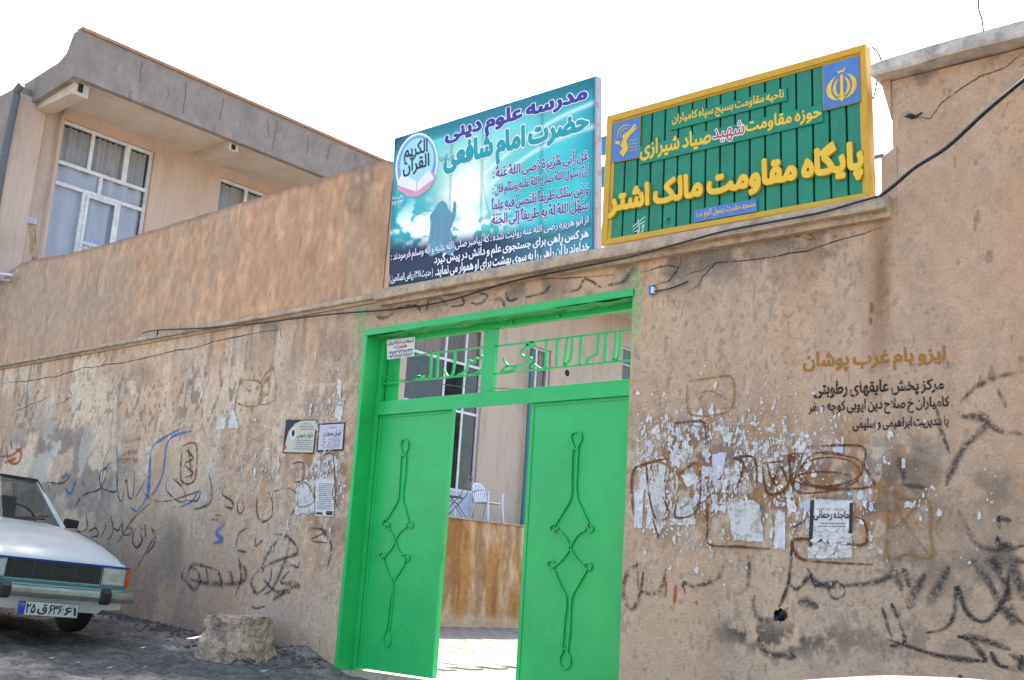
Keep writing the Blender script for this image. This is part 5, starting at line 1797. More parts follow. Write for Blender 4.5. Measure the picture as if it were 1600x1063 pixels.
# beams under the eave with square ends
for k, (px, py) in enumerate(((123, 140), (355, 225))):
    yb = float(W(px, py, XE - .35, 0)[1])
    if k == 0:
        yb = ey0 + .22
    bm_ = MB()
    hw_, dp_ = ((.13, .22), (.10, .13))[k]
    bm_.prism([(XE - .13, yb - hw_, fz0 + .029), (XE - .13, yb - hw_, fz0 - dp_), (XF + .05 + .4 * k, yb - hw_, fz0 - dp_ * .9), (XF + .05, yb - hw_, fz0 + .029)], (0, 2 * hw_, 0))
    be = bm_.build('eave_beam', M['smooth'], bld, bevel=.01)
    MB().box(XE - .129, XE - .122, yb - .05, yb + .03, fz0 - (.16, .11)[k], fz0 + -.02).build('beam_socket', M['dark'], be)
# cracks in the fascia
for k, (x0, y0, x1, y1) in enumerate(((222, 98, 218, 130), (292, 128, 285, 178), (348, 155, 344, 187), (417, 185, 420, 215), (433, 190, 425, 235), (482, 210, 480, 240), (515, 225, 512, 250), (555, 240, 556, 255))):
    pts = jitter([(x0, y0), ((x0 + x1) / 2, (y0 + y1) / 2), (x1, y1)], 1.2, 4, 50 + k)
    MB().bar([W(p[0], p[1], XE + .001, 0) for p in pts], .018, (1, 0, 0), .002).build('fascia_crack', M['drain'], bld)
# rainwater pipe at the street front
py_ = YF - .38
q = [W(28, 137, py_), W(27, 150, py_), W(-3, 290, py_)]
MB().tube([W(33, 134, py_), W(26, 142, py_), W(26, 150, py_), W(-2, 285, py_) - (0, 0, .0), W(-2, 285, py_) - (0, 0, 6)], .06, 10).build('rainwater_pipe', M['drain'], bld, smooth=True)
MB().tube([W(101, 172, XF + .09, 0), W(100, 176, XF + .09, 0) - (0, 0, .1), W(66, 400, XF + .09, 0), W(66, 400, XF + .09, 0) - (0, 0, 1)], .035, 8).build('thin_pipe', M['facade'], bld, smooth=True)


def pleats(x, y0, y1, z0, z1, amp=.03, per=.12):
    n = int((y1 - y0) / per * 8)
    v, f = [], []
    for k in range(n + 1):
        y = y0 + (y1 - y0) * k / n
        a = x + amp * math.sin(2 * math.pi * (y - y0) / per + 1.5 * math.sin(y * 3)) + amp * .5 * math.sin(y * 23)
        v += [(a, y, z0), (a + amp * .2, y, z1)]
    f = [(2 * k, 2 * k + 2, 2 * k + 3, 2 * k + 1) for k in range(n)]
    return MB().add(v, f)


def win(o, vbars, hbars, panes, curtains, fw=.05, xin=.10):
    """vbars: (y, z0, z1) frame members; hbars: (z, y0, y1); panes: rectangles"""
    y0, y1, z0, z1 = o
    x = XF - xin
    b = MB()
    b.box(x - .03, x + .03, y0, y0 + fw, z0, z1)
    b.box(x - .03, x + .03, y1 - fw, y1, z0, z1)
    b.box(x - .03, x + .03, y0 + fw, y1 - fw, z1 - fw, z1)
    b.box(x - .03, x + .03, y0 + fw, y1 - fw, z0, z0 + fw)
    wn = b.build('window', M['wframe'], bld, bevel=.004, seg=1)
    for yy, a, c, t in vbars:
        MB().box(x - .025, x + .025, yy - t / 2, yy + t / 2, a, c).build('frame_member', M['wframe'], wn)
    for zz, a, c, t in hbars:
        MB().box(x - .026, x + .026, a, c, zz - t / 2, zz + t / 2).build('frame_member', M['wframe'], wn)
    for a, c, e, g, mt in panes:
        MB().box(x - .004, x + .003, a, c, e, g).build('pane', mt, wn)
    for a, c, e, g, mt, dx, per in curtains:
        pleats(x - dx, a, c, e, g, .03, per).build('curtain', mt, wn, smooth=True)
    return wn, x


def upper_window(o):
    y0, y1, z0, z1 = o
    wd, ht = y1 - y0, 2.3
    za = z1 - .72                 # top row bottom
    zb = z1 - 1.08
    ya, yb = y0 + wd * .36, y0 + wd * .73
    yc, yd, ye_ = y0 + wd * .50, y0 + wd * .36, y0 + wd * .72
    wn, x = win(o, [(ya, za, z1, .06), (yb, za, z1, .09), (yc, zb, za, .06), (yd, z0, zb, .07), (ye_, z0, zb, .07)],
                [(za, y0, y1, .06), (zb, y0, y1, .06), (z1 - 1.95, yd, ye_, .05)],
                [(y0 + .05, ya, za, z1 - .05, M['glass']), (ya, yb, za, z1 - .05, M['glass']), (yb, y1 - .05, za, z1 - .05, M['glass']),
                 (y0 + .05, yc, zb, za, M['glass']), (yc, y1 - .05, zb, za, M['glass']), (y0 + .05, yd, z0, zb, M['glass']), (yd, ye_, z1 - 1.95, zb, M['glass']), (ye_, y1 - .05, z0, zb, M['glass'])],
                [(y0 + .05, y1 - .05, za + .0, z1 - .05, M['greyw'], .10, .10), (y0 + .04, y1 - .04, z0, za - .02, M['curtain'], .07, .30)])
    # casement frame and white grille
    b = MB()
    b.box(x + .027, x + .045, yd + .03, yd + .08, z0, zb - .04)
    b.box(x + .027, x + .045, ye_ - .08, ye_ - .03, z0, zb - .04)
    b.box(x + .027, x + .045, yd + .081, ye_ - .081, zb - .09, zb - .04)
    b.build('casement', M['wframe'], wn)
    b = MB()
    gz1 = z1 - 1.95
    n = 9
    for k in range(n + 1):
        yy = yd + .0 + (ye_ - yd) * k / n
        b.box(x + .055, x + .062, yy - .005, yy + .005, gz1 - .9, gz1)
    for k in range(11):
        zz = gz1 - .09 * k
        b.box(x + .063, x + .070, yd - .02, ye_ + .02, zz - .005, zz + .005)
    b.build('grille', M['white'], wn)


upper_window(OP[0])
upper_window(OP[1])


def lower_window(o, ct, zrow, split, vb):
    y0, y1, z0, z1 = o
    vbars = [(y, z0, z1, .06) for y in vb]
    hb = [(z, y0, y1, .06) for z in zrow]
    pn = []
    yy = [y0 + .05] + list(vb) + [y1 - .05]
    zz = [z0 + .05] + list(zrow) + [z1 - .05]
    for a, c in zip(yy[:-1], yy[1:]):
        for k, (e, g) in enumerate(zip(zz[:-1], zz[1:])):
            pn.append((a + .02, c - .02, e + .02, g - .02, M['glassd'] if k < split else M['glass']))
    return win(o, vbars, hb, pn, [(y0 + .05, y1 - .05, zrow[1], z1, ct, .12, .13)] + [(y1 - .32, y1 - .05, z0 + .1, zrow[1], M['greyw'], .16, .1)], fw=.05)


zc1 = float(W(730, 645, XF, 0)[2])
zc0 = float(W(730, 768, XF, 0)[2])
zc2 = float(W(725, 568, XF, 0)[2])
wn, x = lower_window(OP[2], M['curtan'], [zc0, zc1, zc2], 3, [float(W(722, 700, XF, 0)[1]), float(W(690, 700, XF, 0)[1])])
MB().box(x + .005, x + .02, OP[2][0] + .05, OP[2][1] - .05, TZ + .05, zc0).build('kick_panel', mat('pale_blue_panel', (.45, .52, .62), .4, .1, 4, 0), wn)
zc3 = float(W(845, 542, XF, 0)[2])
lower_window(OP[3], M['curtan'], [zc0, 3.2, zc3], 2, [float(W(842, 560, XF, 0)[1])])
win(OP[4], [(sy0 + .5, sz0, sz1, .04)], [((sz0 + sz1) / 2, sy0, sy0 + 1.6, .03)], [(sy0 + .05, sy0 + 1.55, sz0 + .05, sz1 - .05, M['glassd'])], [])
# dark recess and teal drainpipe beside the second window
p0, p1 = W(826, 640, XF + .12, 0), W(818, 815, XF + .12, 0)
MB().tube([p0 + (0, 0, 1.5), (p0 + p1) / 2, (p1[0], p0[1], TZ)], .05, 8).build('downpipe', mat('teal_pipe', (.05, .20, .22), .5, .1, 5, 0), bld)
p = W(886, 583, XF, 0)
MB().tube([(XF - .02, p[1], p[2]), (XF + .012, p[1], p[2])], .085, 14).build('vent_hole', M['dark'], bld)

# terrace
def terr_col(Y, Zc):
    n = fbm(Y * 2.2 + .6 * fbm(Y * 4, Zc, 3, 140), Zc * .7, 5, 141)
    c = np.empty(Y.shape + (3,))
    c[:] = (.66, .46, .27)
    c = lerp(c, (.50, .24, .07), sst(.32, .54, n) * .95)
    c = lerp(c, (.30, .13, .04), sst(.48, .66, fbm(Y * 5.5, Zc * .9 + 3, 5, 142)) * .6)
    c = lerp(c, (.60, .44, .28), (1 - sst(.18, .34, Zc - YARD + .1 * n)) * .7)
    c = lerp(c, (.52, .36, .24), np.clip(sst(11.6, 12.6, Y) * sst(.6, 1.0, Zc - YARD), 0, 1) * .6)
    return c * (.8 + .4 * fbm(Y * 16, Zc * 10, 3, 143))[..., None]


ys = np.arange(.6, 24, .03)
zs2 = np.linspace(YARD - .1, TZ - .03, 60)
Y, Zz = np.meshgrid(ys, zs2, indexing='ij')
co = np.stack([TX + .015 * (fbm(Y * 2, Zz * 2, 3, 144) - .5), Y, Zz], -1).reshape(-1, 3)
i = np.arange((len(ys) - 1) * (len(zs2) - 1))
a = (i // (len(zs2) - 1)) * len(zs2) + i % (len(zs2) - 1)
q = np.stack([a, a + len(zs2), a + len(zs2) + 1, a + 1], -1)
ter = thing('terrace', (TX, 8, YARD), 'raised terrace with a rust stained retaining wall inside the courtyard', 'terrace')
link('retaining_wall', np_mesh('retaining_wall', co, q, terr_col(Y, Zz).reshape(-1, 3)), M['terrace'], ter)
MB().box(XF + .001, TX - .02, .6, 24, YARD, TZ - .001).build('terrace_floor', M['yard'], ter)
MB().box(TX - .05, TX + .035, .6, 24, TZ - .028, TZ + .012).build('edge_slab', M['ledge'], ter, bevel=.004)

# chairs on the terrace
def local(b, name, m, root, **k):
    """mesh written in the thing's own coordinates"""
    me = b.mesh(name, **k)
    o = bpy.data.objects.new(name, me)
    COL.objects.link(o)
    me.materials.append(m)
    o.parent = root
    return o


cpos = W(752, 806, TX - .42, 0)
ch = thing('plastic_chair', (TX - .42, cpos[1] + .18, TZ + .0), 'white plastic armchair at the edge of the terrace', 'chair')
ch.rotation_euler = (0, 0, math.radians(-88))     # local +y is forward


def seat_panel(b, w0, w1, d, z, t):
    n = 6
    pts = [(-w0 / 2, -d / 2), (w0 / 2, -d / 2), (w1 / 2, d / 2 - .05), (w1 / 2 - .05, d / 2), (-w1 / 2 + .05, d / 2), (-w1 / 2, d / 2 - .05)]
    b.prism([(x, y, z) for x, y in pts], (0, 0, t))


b = MB()
seat_panel(b, .40, .46, .44, .40, .025)
local(b, 'seat', M['plastic'], ch, bevel=.008)
back = [(-.19, 0, .42), (.19, 0, .42), (.22, 0, .60), (.20, 0, .76), (.12, 0, .84), (-.12, 0, .84), (-.20, 0, .76), (-.22, 0, .60)]
b = MB()
lean = lambda p: (p[0], -.20 - (p[2] - .42) * .28, p[2])
outer = [lean(p) for p in back]
inner = [lean((p[0] * .82, 0, .63 + (p[2] - .63) * .84)) for p in back]
nn = len(back)
vv = outer + inner + [(x, y - .02, z) for x, y, z in outer] + [(x, y - .02, z) for x, y, z in inner]
ff = []
for k in range(nn):
    j = (k + 1) % nn
    ff += [(k, j, nn + j, nn + k), (2 * nn + k, 3 * nn + k, 3 * nn + j, 2 * nn + j), (k, 2 * nn + k, 2 * nn + j, j), (nn + k, nn + j, 3 * nn + j, 3 * nn + k)]
b.add(vv, ff)
for k in range(5):
    x0 = -.15 + k * .065
    b.quadslab([lean((x0, 0, .45)), lean((x0 + .038, 0, .45)), lean((x0 + .038, 0, .80)), lean((x0, 0, .80))], (0, -.012, 0))
local(b, 'backrest', M['plastic'], ch)
for sx in (-1, 1):
    b = MB()
    b.bar([(sx * .21, -.25, .62), (sx * .25, -.1, .65), (sx * .26, .1, .65), (sx * .25, .20, .62)], .05, (0, 0, 1), .02)
    local(b, 'armrest', M['plastic'], ch, bevel=.004)
    b = MB()
    b.tube([(sx * .25, .20, .63), (sx * .235, .20, .42), (sx * .26, .25, 0)], [.022, .026, .02], 8)
    local(b, 'leg', M['plastic'], ch)
    b = MB()
    b.tube([(sx * .20, -.20, .44), (sx * .22, -.26, .2), (sx * .24, -.31, 0)], [.028, .024, .02], 8)
    local(b, 'leg', M['plastic'], ch)
cp2 = W(708, 800, TX - .5, 0)
c2 = thing('folding_chair', (TX - .5, cp2[1], TZ), 'dark metal folding chair left of the white plastic one', 'chair')
c2.rotation_euler = (0, 0, math.radians(120))
b = MB()
b.prism([(-.2, -.18, .43), (.2, -.18, .43), (.2, .2, .45), (-.2, .2, .45)], (0, 0, .025))
local(b, 'seat', M['drain'], c2, bevel=.006)
b = MB()
b.quadslab([(-.19, -.27, .62), (.19, -.27, .62), (.19, -.30, .80), (-.19, -.30, .80)], (0, -.012, 0))
local(b, 'backrest', M['drain'], c2)
for sx in (-1, 1):
    b = MB()
    b.tube([(sx * .21, -.31, .84), (sx * .21, -.2, .50), (sx * .21, .22, 0)], .011, 6)
    local(b, 'leg', M['steel'], c2)
    b = MB()
    b.tube([(sx * .2, .12, .44), (sx * .2, -.05, .3), (sx * .2, -.27, 0)], .011, 6)
    local(b, 'leg', M['steel'], c2)
b = MB()
b.tube([(-.21, -.31, .84), (-.15, -.32, .87), (.15, -.32, .87), (.21, -.31, .84)], .011, 6)
b.tube([(-.2, .1, .13), (.2, .1, .13)], .008, 6)
local(b, 'cross_rod', M['steel'], c2)

# ------------------------------------------------------------------ the rock by the wall
def rock(name, loc, sx, sy, sz, seed, label, m):
    bm = bmesh.new()
    bmesh.ops.create_cube(bm, size=1)
    bmesh.ops.subdivide_edges(bm, edges=bm.edges[:], cuts=31, use_grid_fill=True)
    from mathutils import noise
    for v in bm.verts:
        p = v.co.copy()
        t = (p.z + .5)
        k = 1.08 - .28 * t
        p.x *= k
        p.y *= k
        d = p.normalized()
        r = max(abs(p.x), abs(p.y), abs(p.z))
        p = p.lerp(d * .60, .28)
        nn_ = noise.fractal(v.co * 2.2 + Vector((seed, 0, 0)), 1.0, 2.0, 5)
        n2_ = noise.fractal(v.co * 8 + Vector((seed, 3, 0)), 1.0, 2.0, 4)
        p += d * (nn_ * .12 + n2_ * .045)
        if p.z > .38:
            p.z = .38 + (p.z - .38) * .4
        v.co = Vector((p.x * sx, p.y * sy, (p.z + .45) * sz))
    me = bpy.data.meshes.new(name)
    bm.to_mesh(me)
    bm.free()
    o = link(name, me, m)
    o.location = loc
    o.rotation_euler = (0, 0, .25)
    return tag(o, label, 'rock')


rx, ry = -8.95, -.55
rock('rock', (rx, ry, float(gz(rx, ry)) - .10), .58, .55, .56, 3.1, 'large broken stone block at the foot of the wall left of the gate', M['rock'])

# litter on the ground
b = MB()
for k, (px, py) in enumerate(((79, 895 + 140), (222, 1020), (170, 1050), (300, 1010), (120, 1042), (225, 1049), (410, 1055), (30, 1047))):
    for zz in (-.7,):
        d = ray(px, py)
        t = 9.0
        for _ in range(12):
            p = CAM + d * t
            g = float(gz(p[0], p[1]))
            t = (g - CAM[2]) / d[2]
        p = CAM + d * t
    s = random.uniform(.015, .04)
    b.add([(p[0] - s, p[1] - s * .6, p[2] + .03), (p[0] + s, p[1] - s * .3, p[2] + .035), (p[0] + s * .7, p[1] + s, p[2] + .045), (p[0] - s, p[1] + s * .5, p[2] + .03)], [(0, 1, 2, 3)])
b.build('litter', M['paper'], kind='stuff')

# pebbles and grit
pm = MB()
for k in range(900):
    x = random.uniform(-13, -6)
    y = -abs(random.gauss(0, 1.2)) - .03
    s = random.uniform(.004, .016)
    z = float(street_h(np.array(x), np.array(y))) + s * .3
    pts = [(x + s * random.uniform(.6, 1.2), y, z), (x, y + s * random.uniform(.6, 1.2), z), (x - s, y, z), (x, y - s, z), (x, y, z + s * .8), (x, y, z - s * .8)]
    pm.add(pts, [(0, 1, 4), (1, 2, 4), (2, 3, 4), (3, 0, 4), (1, 0, 5), (2, 1, 5), (3, 2, 5), (0, 3, 5)], k % 2)
for k in range(500):
    x = random.uniform(-12.5, -8.2)
    y = -abs(random.gauss(0, .18)) - .02
    s = random.uniform(.008, .035)
    z = float(street_h(np.array(x), np.array(y))) + s * .2
    j = lambda: random.uniform(.6, 1.2)
    pts = [(x + s * j(), y, z), (x, y + s * j(), z), (x - s * j(), y, z), (x, y - s * j(), z), (x, y, z + s * j() * .8), (x, y, z - s)]
    pm.add(pts, [(0, 1, 4), (1, 2, 4), (2, 3, 4), (3, 0, 4), (1, 0, 5), (2, 1, 5), (3, 2, 5), (0, 3, 5)], 1)
pm.build('gravel', [M['drain'], M['grit']], kind='stuff')

# ------------------------------------------------------------------ the parked saloon car
M['car'] = mat('off_white_car_paint', (.62, .64, .60), 0.28, .05, 3, .02, 20, coat=.5, dirt=(.36, .36, .32), dirt_amt=.35, dirt_scale=4, spec=.5)
M['chrome'] = mat('dull_chrome', (.45, .46, .47), 0.3, .15, 6, .05, metal=.9, dirt=(.2, .19, .18), dirt_amt=.5, dirt_scale=9)
M['grille'] = mat('black_grille', (.018, .018, .02), .45, .1, 8, 0)
M['slatp'] = mat('grille_bar', (.06, .06, .065), .35, .1, 8, 0)
M['lens'] = mat('headlamp_lens', (.42, .43, .44), .12, .25, 30, .15, 60, stretch=(1, .3, 1), coat=.8)
M['amber'] = mat('amber_lens', (.55, .07, .015), .2, .1, 20, .1)
M['tyre'] = mat('tyre_rubber', (.018, .018, .018), .8, .2, 20, .3, 80)
M['plate'] = mat('plate_white', (.60, .60, .56), .4, .1, 8, 0, dirt=(.35, .33, .28), dirt_amt=.4, dirt_scale=9)
M['cglass'] = glass_mat('car_glass', (.03, .05, .05), .45, .03)
M['trimb'] = mat('blue_trim', (.01, .05, .28), .35, .1, 8, 0)
M['trimt'] = mat('teal_trim', (.03, .22, .26), .4, .1, 8, 0)
M['seat'] = mat('car_seat', (.05, .045, .04), .9, .1, 8, 0)


def make_car(loc, label):
    """local axes: x forward (front at x = 0), y left, z up"""
    t = thing('parked_car', loc, label, 'car', 'saloon cars parked along the wall')
    wr, wx = .30, (.74, 3.24)
    ss = np.concatenate([np.linspace(0, .12, 4)[:-1], np.linspace(.12, 4.12, 64), [4.2, 4.25]])
    hood = lambda s: np.interp(s, [0, .05, .2, .5, 1.0, 1.34, 1.5, 3.0, 3.3, 4.1, 4.2, 4.25], [.655, .69, .745, .825, .915, .955, .96, .97, .98, .92, .90, .80])
    half = lambda s: np.interp(s, [0, .1, .4, 1.3, 3.0, 4.0, 4.25], [.755, .775, .79, .81, .81, .78, .74])
    rows = []
    for s in ss:
        hw, h = float(half(s)), float(hood(s))
        bot = .26
        arch = 0
        for w0 in wx:
            d = abs(s - w0)
            if d < .38:
                arch = max(arch, math.sqrt(.38 ** 2 - d * d) + .28)
        lo = max(bot, arch) if arch else bot
        lo = min(lo, h - .12)
        y = lambda f: hw * f
        sd = min(1, s / .12)
        rows.append([(0, lo - .0), (y(.80), lo), (y(.965), lo + .01), (y(.985), max(lo + .02, .45)), (y(1.0), max(lo + .04, h - .24)), (y(.995), max(lo + .06, h - .10)),
                     (y(.975), h - .035), (y(.94), h - .004), (y(.85), h + .010), (y(.62), h + .016 + .02 * sd), (y(.58), h + .030 * sd + .002), (y(.3), h + .036 * sd + .004), (0, h + .04 * sd + .004)])
    m = len(rows[0])
    v, f = [], []
    for s, r in zip(ss, rows):
        for (y, z) in r:
            v.append((-s, y, z))
        for (y, z) in r[-2:0:-1]:
            v.append((-s, -y, z))
    k = 2 * m - 2
    for i in range(len(ss) - 1):
        for j in range(k):
            f.append((i * k + j, i * k + (j + 1) % k, (i + 1) * k + (j + 1) % k, (i + 1) * k + j))
    f.append(tuple(range(k))[::-1])
    f.append(tuple(range((len(ss) - 1) * k, len(ss) * k)))
    body = local(MB().add(v, f), 'body', M['car'], t)
    me = body.data
    me.polygons.foreach_set('use_smooth', [len(p.vertices) == 4 for p in me.polygons])
    # bonnet shut lines
    b = MB()
    for sg in (1, -1):
        b.tube([(-.05, sg * .70, .695), (-.2, sg * .705, .752), (-.5, sg * .715, .834), (-1.0, sg * .73, .926), (-1.28, sg * .735, .962)], .004, 5)
    local(b, 'bonnet_seam', M['grille'], body)
    # greenhouse
    g0, g1 = [(1.36, .70, .92), (1.86, .57, 1.385)], 0
    ZB = .955
    A = {s: [(-1.36, s * .70, ZB), (-1.84, s * .54, 1.415), (-2.95, s * .54, 1.42), (-3.42, s * .70, ZB + .03)] for s in (1, -1)}
    for s in (1, -1):
        b = MB()
        a = A[s]
        b.tube([a[0], (a[1][0], a[1][1], a[1][2] - .012)], .026, 6)
        b.tube([(a[1][0], a[1][1], a[1][2] - .02), (a[2][0], a[2][1], a[2][2] - .02)], .022, 6)
        b.tube([(a[2][0], a[2][1], a[2][2] - .03), a[3]], .04, 6)
        b.tube([(-2.42, s * .55, 1.41), (-2.42, s * .73, ZB)], .026, 6)
        b.tube([a[0], a[3]], .022, 6)
        local(b, 'side_pillars', M['car'], t)
    n = 9
    v, f = [], []
    for i in range(n + 1):
        x = -1.80 - (1.18) * i / n
        for j in range(9):
            yy = -.57 + 1.14 * j / 8
            e = 1 - (abs(yy) / .57) ** 3
            ex = 1 - (abs(i / n - .5) * 2) ** 4
            v.append((x, yy, 1.415 + .055 * e * (.35 + .65 * ex)))
    for i in range(n):
        for j in range(8):
            f.append((i * 9 + j, i * 9 + j + 1, (i + 1) * 9 + j + 1, (i + 1) * 9 + j))
    nv_ = len(v)
    roof = MB().add(v, f)
    roof.add([(p[0], p[1], p[2] - .03) for p in v], [q[::-1] for q in f])
    local(roof, 'roof', M['car'], t, smooth=True)
    a, c = A[1], A[-1]
    b = MB()
    n = 10
    v, f = [], []
    for j in range(n + 1):
        u = j / n
        bulge = .09 * (1 - (2 * u - 1) ** 2)
        p0 = [c[0][i] * (1 - u) + a[0][i] * u for i in range(3)]
        p1 = [c[1][i] * (1 - u) + a[1][i] * u for i in range(3)]
        v += [(p0[0] + bulge, p0[1], p0[2] - .01), (p1[0] + bulge * .6, p1[1], p1[2] + .015)]
    f = [(2 * j, 2 * j + 2, 2 * j + 3, 2 * j + 1) for j in range(n)]
    b.add(v, f)
    ws = local(b, 'windscreen', M['cglass'], t, smooth=True)
    b = MB()
    b.tube([v[2 * j] for j in range(n + 1)], .014, 6)
    b.tube([v[2 * j + 1] for j in range(n + 1)], .012, 6)
    b.tube([v[0], v[1]], .012, 6)
    b.tube([v[-2], v[-1]], .012, 6)
    local(b, 'windscreen_seal', M['black'], ws)
    for s in (1, -1):
        b = MB()
        q = A[s]
        b.add([(q[0][0], q[0][1] + s * .01, q[0][2]), (q[1][0], q[1][1] + s * .01, q[1][2]), (-2.42, s * .555, 1.41), (-2.42, s * .74, ZB)], [(0, 1, 2, 3)])
        b.add([(-2.42, s * .555, 1.41), (-2.42, s * .74, ZB), (q[3][0], q[3][1] + s * .01, q[3][2]), (q[2][0], q[2][1] + s * .01, q[2][2])], [(0, 1, 2, 3)])
        local(b, 'side_glass', M['cglass'], t)
    local(MB().add([A[1][3], A[-1][3], A[-1][2], A[1][2]], [(0, 1, 2, 3)]), 'rear_window', M['cglass'], t)
    # inside
    b = MB()
    b.box(-1.62, -1.40, -.66, .66, .93, .985)
    local(b, 'dashboard', M['black'], t, bevel=.02)
    for sy in (-.36, .36):
        b = MB()
        b.prism([(-2.32, sy - .24, .94), (-2.22, sy - .24, .94), (-2.38, sy - .20, 1.24), (-2.46, sy - .20, 1.24)], (0, .46, 0))
        local(b, 'front_seat', M['seat'], t, bevel=.02)
    b = MB()
    ring = [(-1.70 - .10 * math.cos(a_), .36 + .19 * math.sin(a_), 1.0 + .15 * math.cos(a_)) for a_ in [i * 2 * math.pi / 20 for i in range(21)]]
    b.tube(ring, .012, 6)
    local(b, 'steering_wheel', M['black'], t)
    local(MB().box(-1.86, -1.84, -.09, .09, 1.26, 1.31), 'rear_view_mirror', M['black'], t, bevel=.005)
    # front: panel, grille, lamps
    b = MB()
    b.box(.001, .012, -.745, .745, .445, .665)
    fp = local(b, 'front_panel', M['car'], t, bevel=.004)
    b = MB()
    b.box(.013, .020, -.455, .455, .487, .650)
    gr = local(b, 'grille', M['grille'], t)
    for i in range(8):
        zz = .497 + i * .0205
        local(MB().box(.022, .034, -.445, .445, zz, zz + .006), 'grille_bar', M['slatp'], gr)
    for yy in (-.03, -.21, .19, .40, -.40):
        local(MB().box(.021, .030, yy - .004, yy + .004, .49, .648), 'grille_post', M['slatp'], gr)
    local(MB().box(.013, .042, -.735, .735, .652, .668), 'bonnet_edge_trim', M['trimb'], t, bevel=.003)
    local(MB().box(.013, .036, -.735, .735, .455, .478), 'lower_trim', M['trimt'], t, bevel=.003)
    for s in (1, -1):
        y0, y1 = sorted((s * .462, s * .700))
        h = local(MB().box(.013, .040, y0, y1, .484, .648), 'headlight', M['chrome'], t, bevel=.006)
        local(MB().box(.030, .047, y0 + .012, y1 - .012, .496, .636), 'lens', M['lens'], h, bevel=.006)
        b = MB()
        b.tube([(.042, (y0 + y1) / 2, .566), (.049, (y0 + y1) / 2, .566)], .045, 16)
        local(b, 'bulb_reflector', M['chrome'], h)
        y0, y1 = sorted((s * .703, s * .750))
        local(MB().box(-.09, .036, y0, y1, .480, .655), 'indicator', M['amber'], t, bevel=.01)
    # bumper
    b = MB()
    pts = [(-.35, -.83), (-.02, -.82), (.08, -.77), (.115, -.5), (.125, 0), (.115, .5), (.08, .77), (-.02, .82), (-.35, .83)]
    P2 = cat([(x, y, 0) for x, y in pts], 5)
    pf = [(-.012, .335), (.012, .345), (.020, .375), (.020, .405), (.012, .432), (-.012, .440)]
    v, f = [], []
    for i, p in enumerate(P2):
        a_ = P2[min(i + 1, len(P2) - 1)] - P2[max(i - 1, 0)]
        nrm = np.array([a_[1], -a_[0], 0]) / (np.hypot(a_[0], a_[1]) + 1e-9)
        for d_, z_ in pf:
            v.append((p[0] + nrm[0] * d_, p[1] + nrm[1] * d_, z_))
    m2 = len(pf)
    for i in range(len(P2) - 1):
        for j in range(m2):
            f.append((i * m2 + j, i * m2 + (j + 1) % m2, (i + 1) * m2 + (j + 1) % m2, (i + 1) * m2 + j))
    f += [tuple(range(m2)), tuple(range((len(P2) - 1) * m2, len(P2) * m2))[::-1]]
    bp = local(MB().add(v, f), 'bumper', M['chrome'], t)
    for yy in (-.48, .48):
        local(MB().prism([(.11, yy - .045, .31), (.165, yy - .045, .33), (.175, yy - .045, .42), (.12, yy - .045, .465)], (0, .09, 0)), 'overrider', M['black'], bp, bevel=.008)
    for yy in (-.70, -.25, .25, .70):
        b = MB()
        b.tube([(.125 if abs(yy) < .5 else .085, yy, .39), (.150 if abs(yy) < .5 else .115, yy, .39)], .012, 10)
        local(b, 'bumper_bolt', M['chrome'], bp)
    b = MB()
    b.prism([(.03, -.62, .33), (.03, .62, .33), (.03, .70, .445), (.03, -.70, .445)], (-.05, 0, 0))
    b.prism([(.0, -.50, .22), (.0, .50, .22), (.03, .62, .33), (.03, -.62, .33)], (-.05, 0, 0))
    local(b, 'valance', M['car'], t)
    # number plate
    pl = local(MB().box(.125, .131, -.27, .27, .205, .325), 'number_plate', M['plate'], t, bevel=.002)
    b = MB()
    for (y0, y1, z0, z1) in ((-.27, .27, .319, .325), (-.27, .27, .205, .211), (-.27, -.264, .2115, .3185), (.264, .27, .2115, .3185), (.128, .131, .2115, .3185)):
        b.box(.132, .134, y0, y1, z0, z1)
    local(b, 'plate_rim', M['inkg'], pl)
    local(MB().box(.132, .1335, -.262, -.205, .212, .318), 'blue_band', mat('plate_blue', (.02, .06, .42), .4, .05, 5, 0), pl)
    local(MB().box(.1336, .1345, -.255, -.212, .292, .300), 'flag_green', M['green'], pl)
    local(MB().box(.1336, .1345, -.255, -.212, .276, .284), 'flag_red', M['red'], pl)

    def ptext(s, y0, y1, z0, z1, bold):
        V, F, S, lo, hi = text_mesh(s, bold)
        u, v_ = (V[:, 0] - lo[0]) / (hi[0] - lo[0]), (V[:, 1] - lo[1]) / (hi[1] - lo[1])
        out = np.stack([np.full(len(V), .1342), y0 + (y1 - y0) * u, z0 + (z1 - z0) * v_], -1)
        me = bpy.data.meshes.new('plate_number')
        me.from_pydata(out.tolist(), [], F)
        o = bpy.data.objects.new('plate_number', me)
        COL.objects.link(o)
        me.materials.append(M['inkb'])
        o.parent = pl
    ptext('۲۵', -.195, -.115, .228, .302, .03)
    ptext('ق', -.095, -.015, .222, .302, .03)
    ptext('۶۳۶', .005, .118, .228, .302, .03)
    ptext('۶۱', .145, .250, .226, .290, .03)
    ptext('ایران', .165, .230, .298, .314, .01)
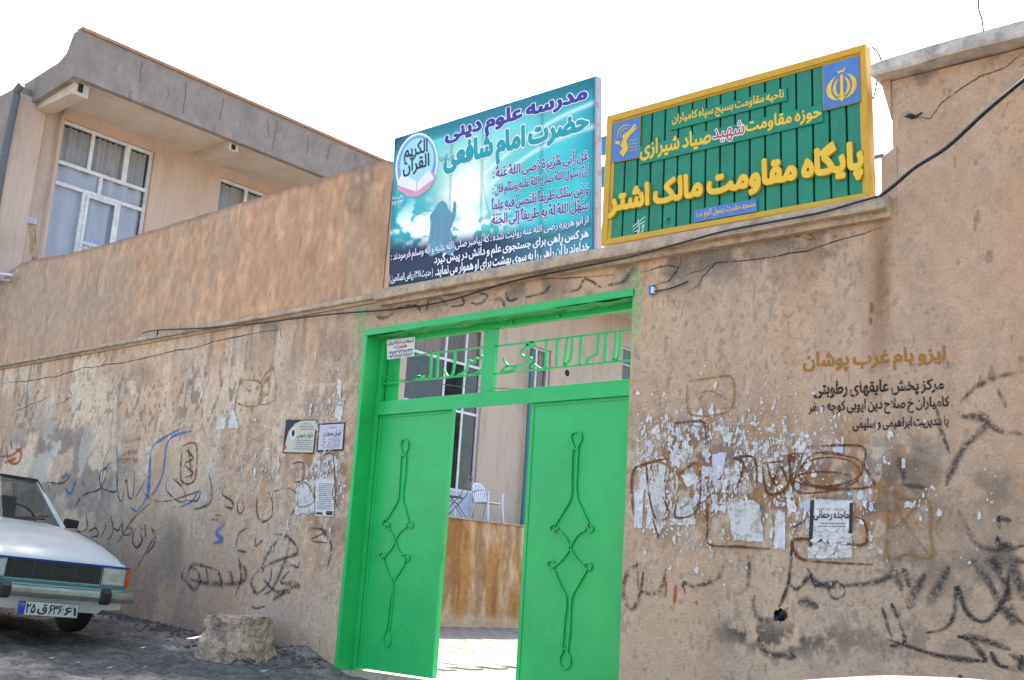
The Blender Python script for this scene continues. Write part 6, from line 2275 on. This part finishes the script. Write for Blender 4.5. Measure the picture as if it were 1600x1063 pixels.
    # wipers and mirror
    for y0, y1 in ((-.60, -.02), (-.02, .55)):
        b = MB()
        b.tube([(-1.28, y0 + .02, .955), (-1.36, y0 + .22, 1.0), (-1.40, y1 - .05, 1.03)], .009, 5)
        b.tube([(-1.37, y0 + .05, .985), (-1.43, y1, 1.065)], .007, 5)
        local(b, 'wiper', M['black'], t)
    for s in (1, -1):
        b = MB()
        b.prism([(-1.55, s * .80, .965), (-1.55, s * .96, .975), (-1.55, s * .965, 1.06), (-1.55, s * .82, 1.07)], (-.07, 0, 0))
        mr_ = local(b, 'door_mirror', M['black'], t, bevel=.015)
        b = MB()
        b.tube([(-1.60, s * .72, .96), (-1.59, s * .83, 1.0)], .015, 6)
        local(b, 'mirror_arm', M['black'], mr_)
    # wheels
    for wxx in wx:
        for s in (1, -1):
            yc = s * .66
            b = MB()
            prof = [(.17, -.075), (.26, -.085), (.295, -.06), (.30, 0), (.295, .06), (.26, .085), (.17, .075)]
            n_ = 28
            v, f = [], []
            for i in range(n_):
                a_ = 2 * math.pi * i / n_
                for r_, o_ in prof:
                    v.append((-wxx + r_ * math.cos(a_), yc + o_, .275 + r_ * math.sin(a_)))
            k_ = len(prof)
            for i in range(n_):
                for j in range(k_ - 1):
                    f.append((i * k_ + j, i * k_ + j + 1, ((i + 1) % n_) * k_ + j + 1, ((i + 1) % n_) * k_ + j))
            b.add(v, f)
            wh = local(b, 'wheel', M['tyre'], t, smooth=True)
            b = MB()
            b.tube([(-wxx, yc - .06, .275), (-wxx, yc + .06, .275)], .172, 20)
            local(b, 'rim', M['chrome'], wh)
    pl.location = (.02, -.055, -.04)
    pl.scale = (1, 1.06, 1.06)
    return t


def copy_tree(o, parent=None):
    c = o.copy()
    COL.objects.link(c)
    if parent is not None:
        c.parent = parent
        c.matrix_parent_inverse = o.matrix_parent_inverse.copy()
    for chd in list(o.children):
        copy_tree(chd, c)
    return c


car = make_car((-9.88, -2.02, -.70), 'off white old saloon car with teal trim parked nose out beside the wall')
car.rotation_euler = (math.radians(-2.2), math.radians(2.6), math.radians(0))
car2 = copy_tree(car)
car2.location = (1.80, -4.62, -1.628)
car2.rotation_euler = (0, math.radians(.5), 0)
car2['label'] = 'white saloon car whose roof just shows at the lower right edge'
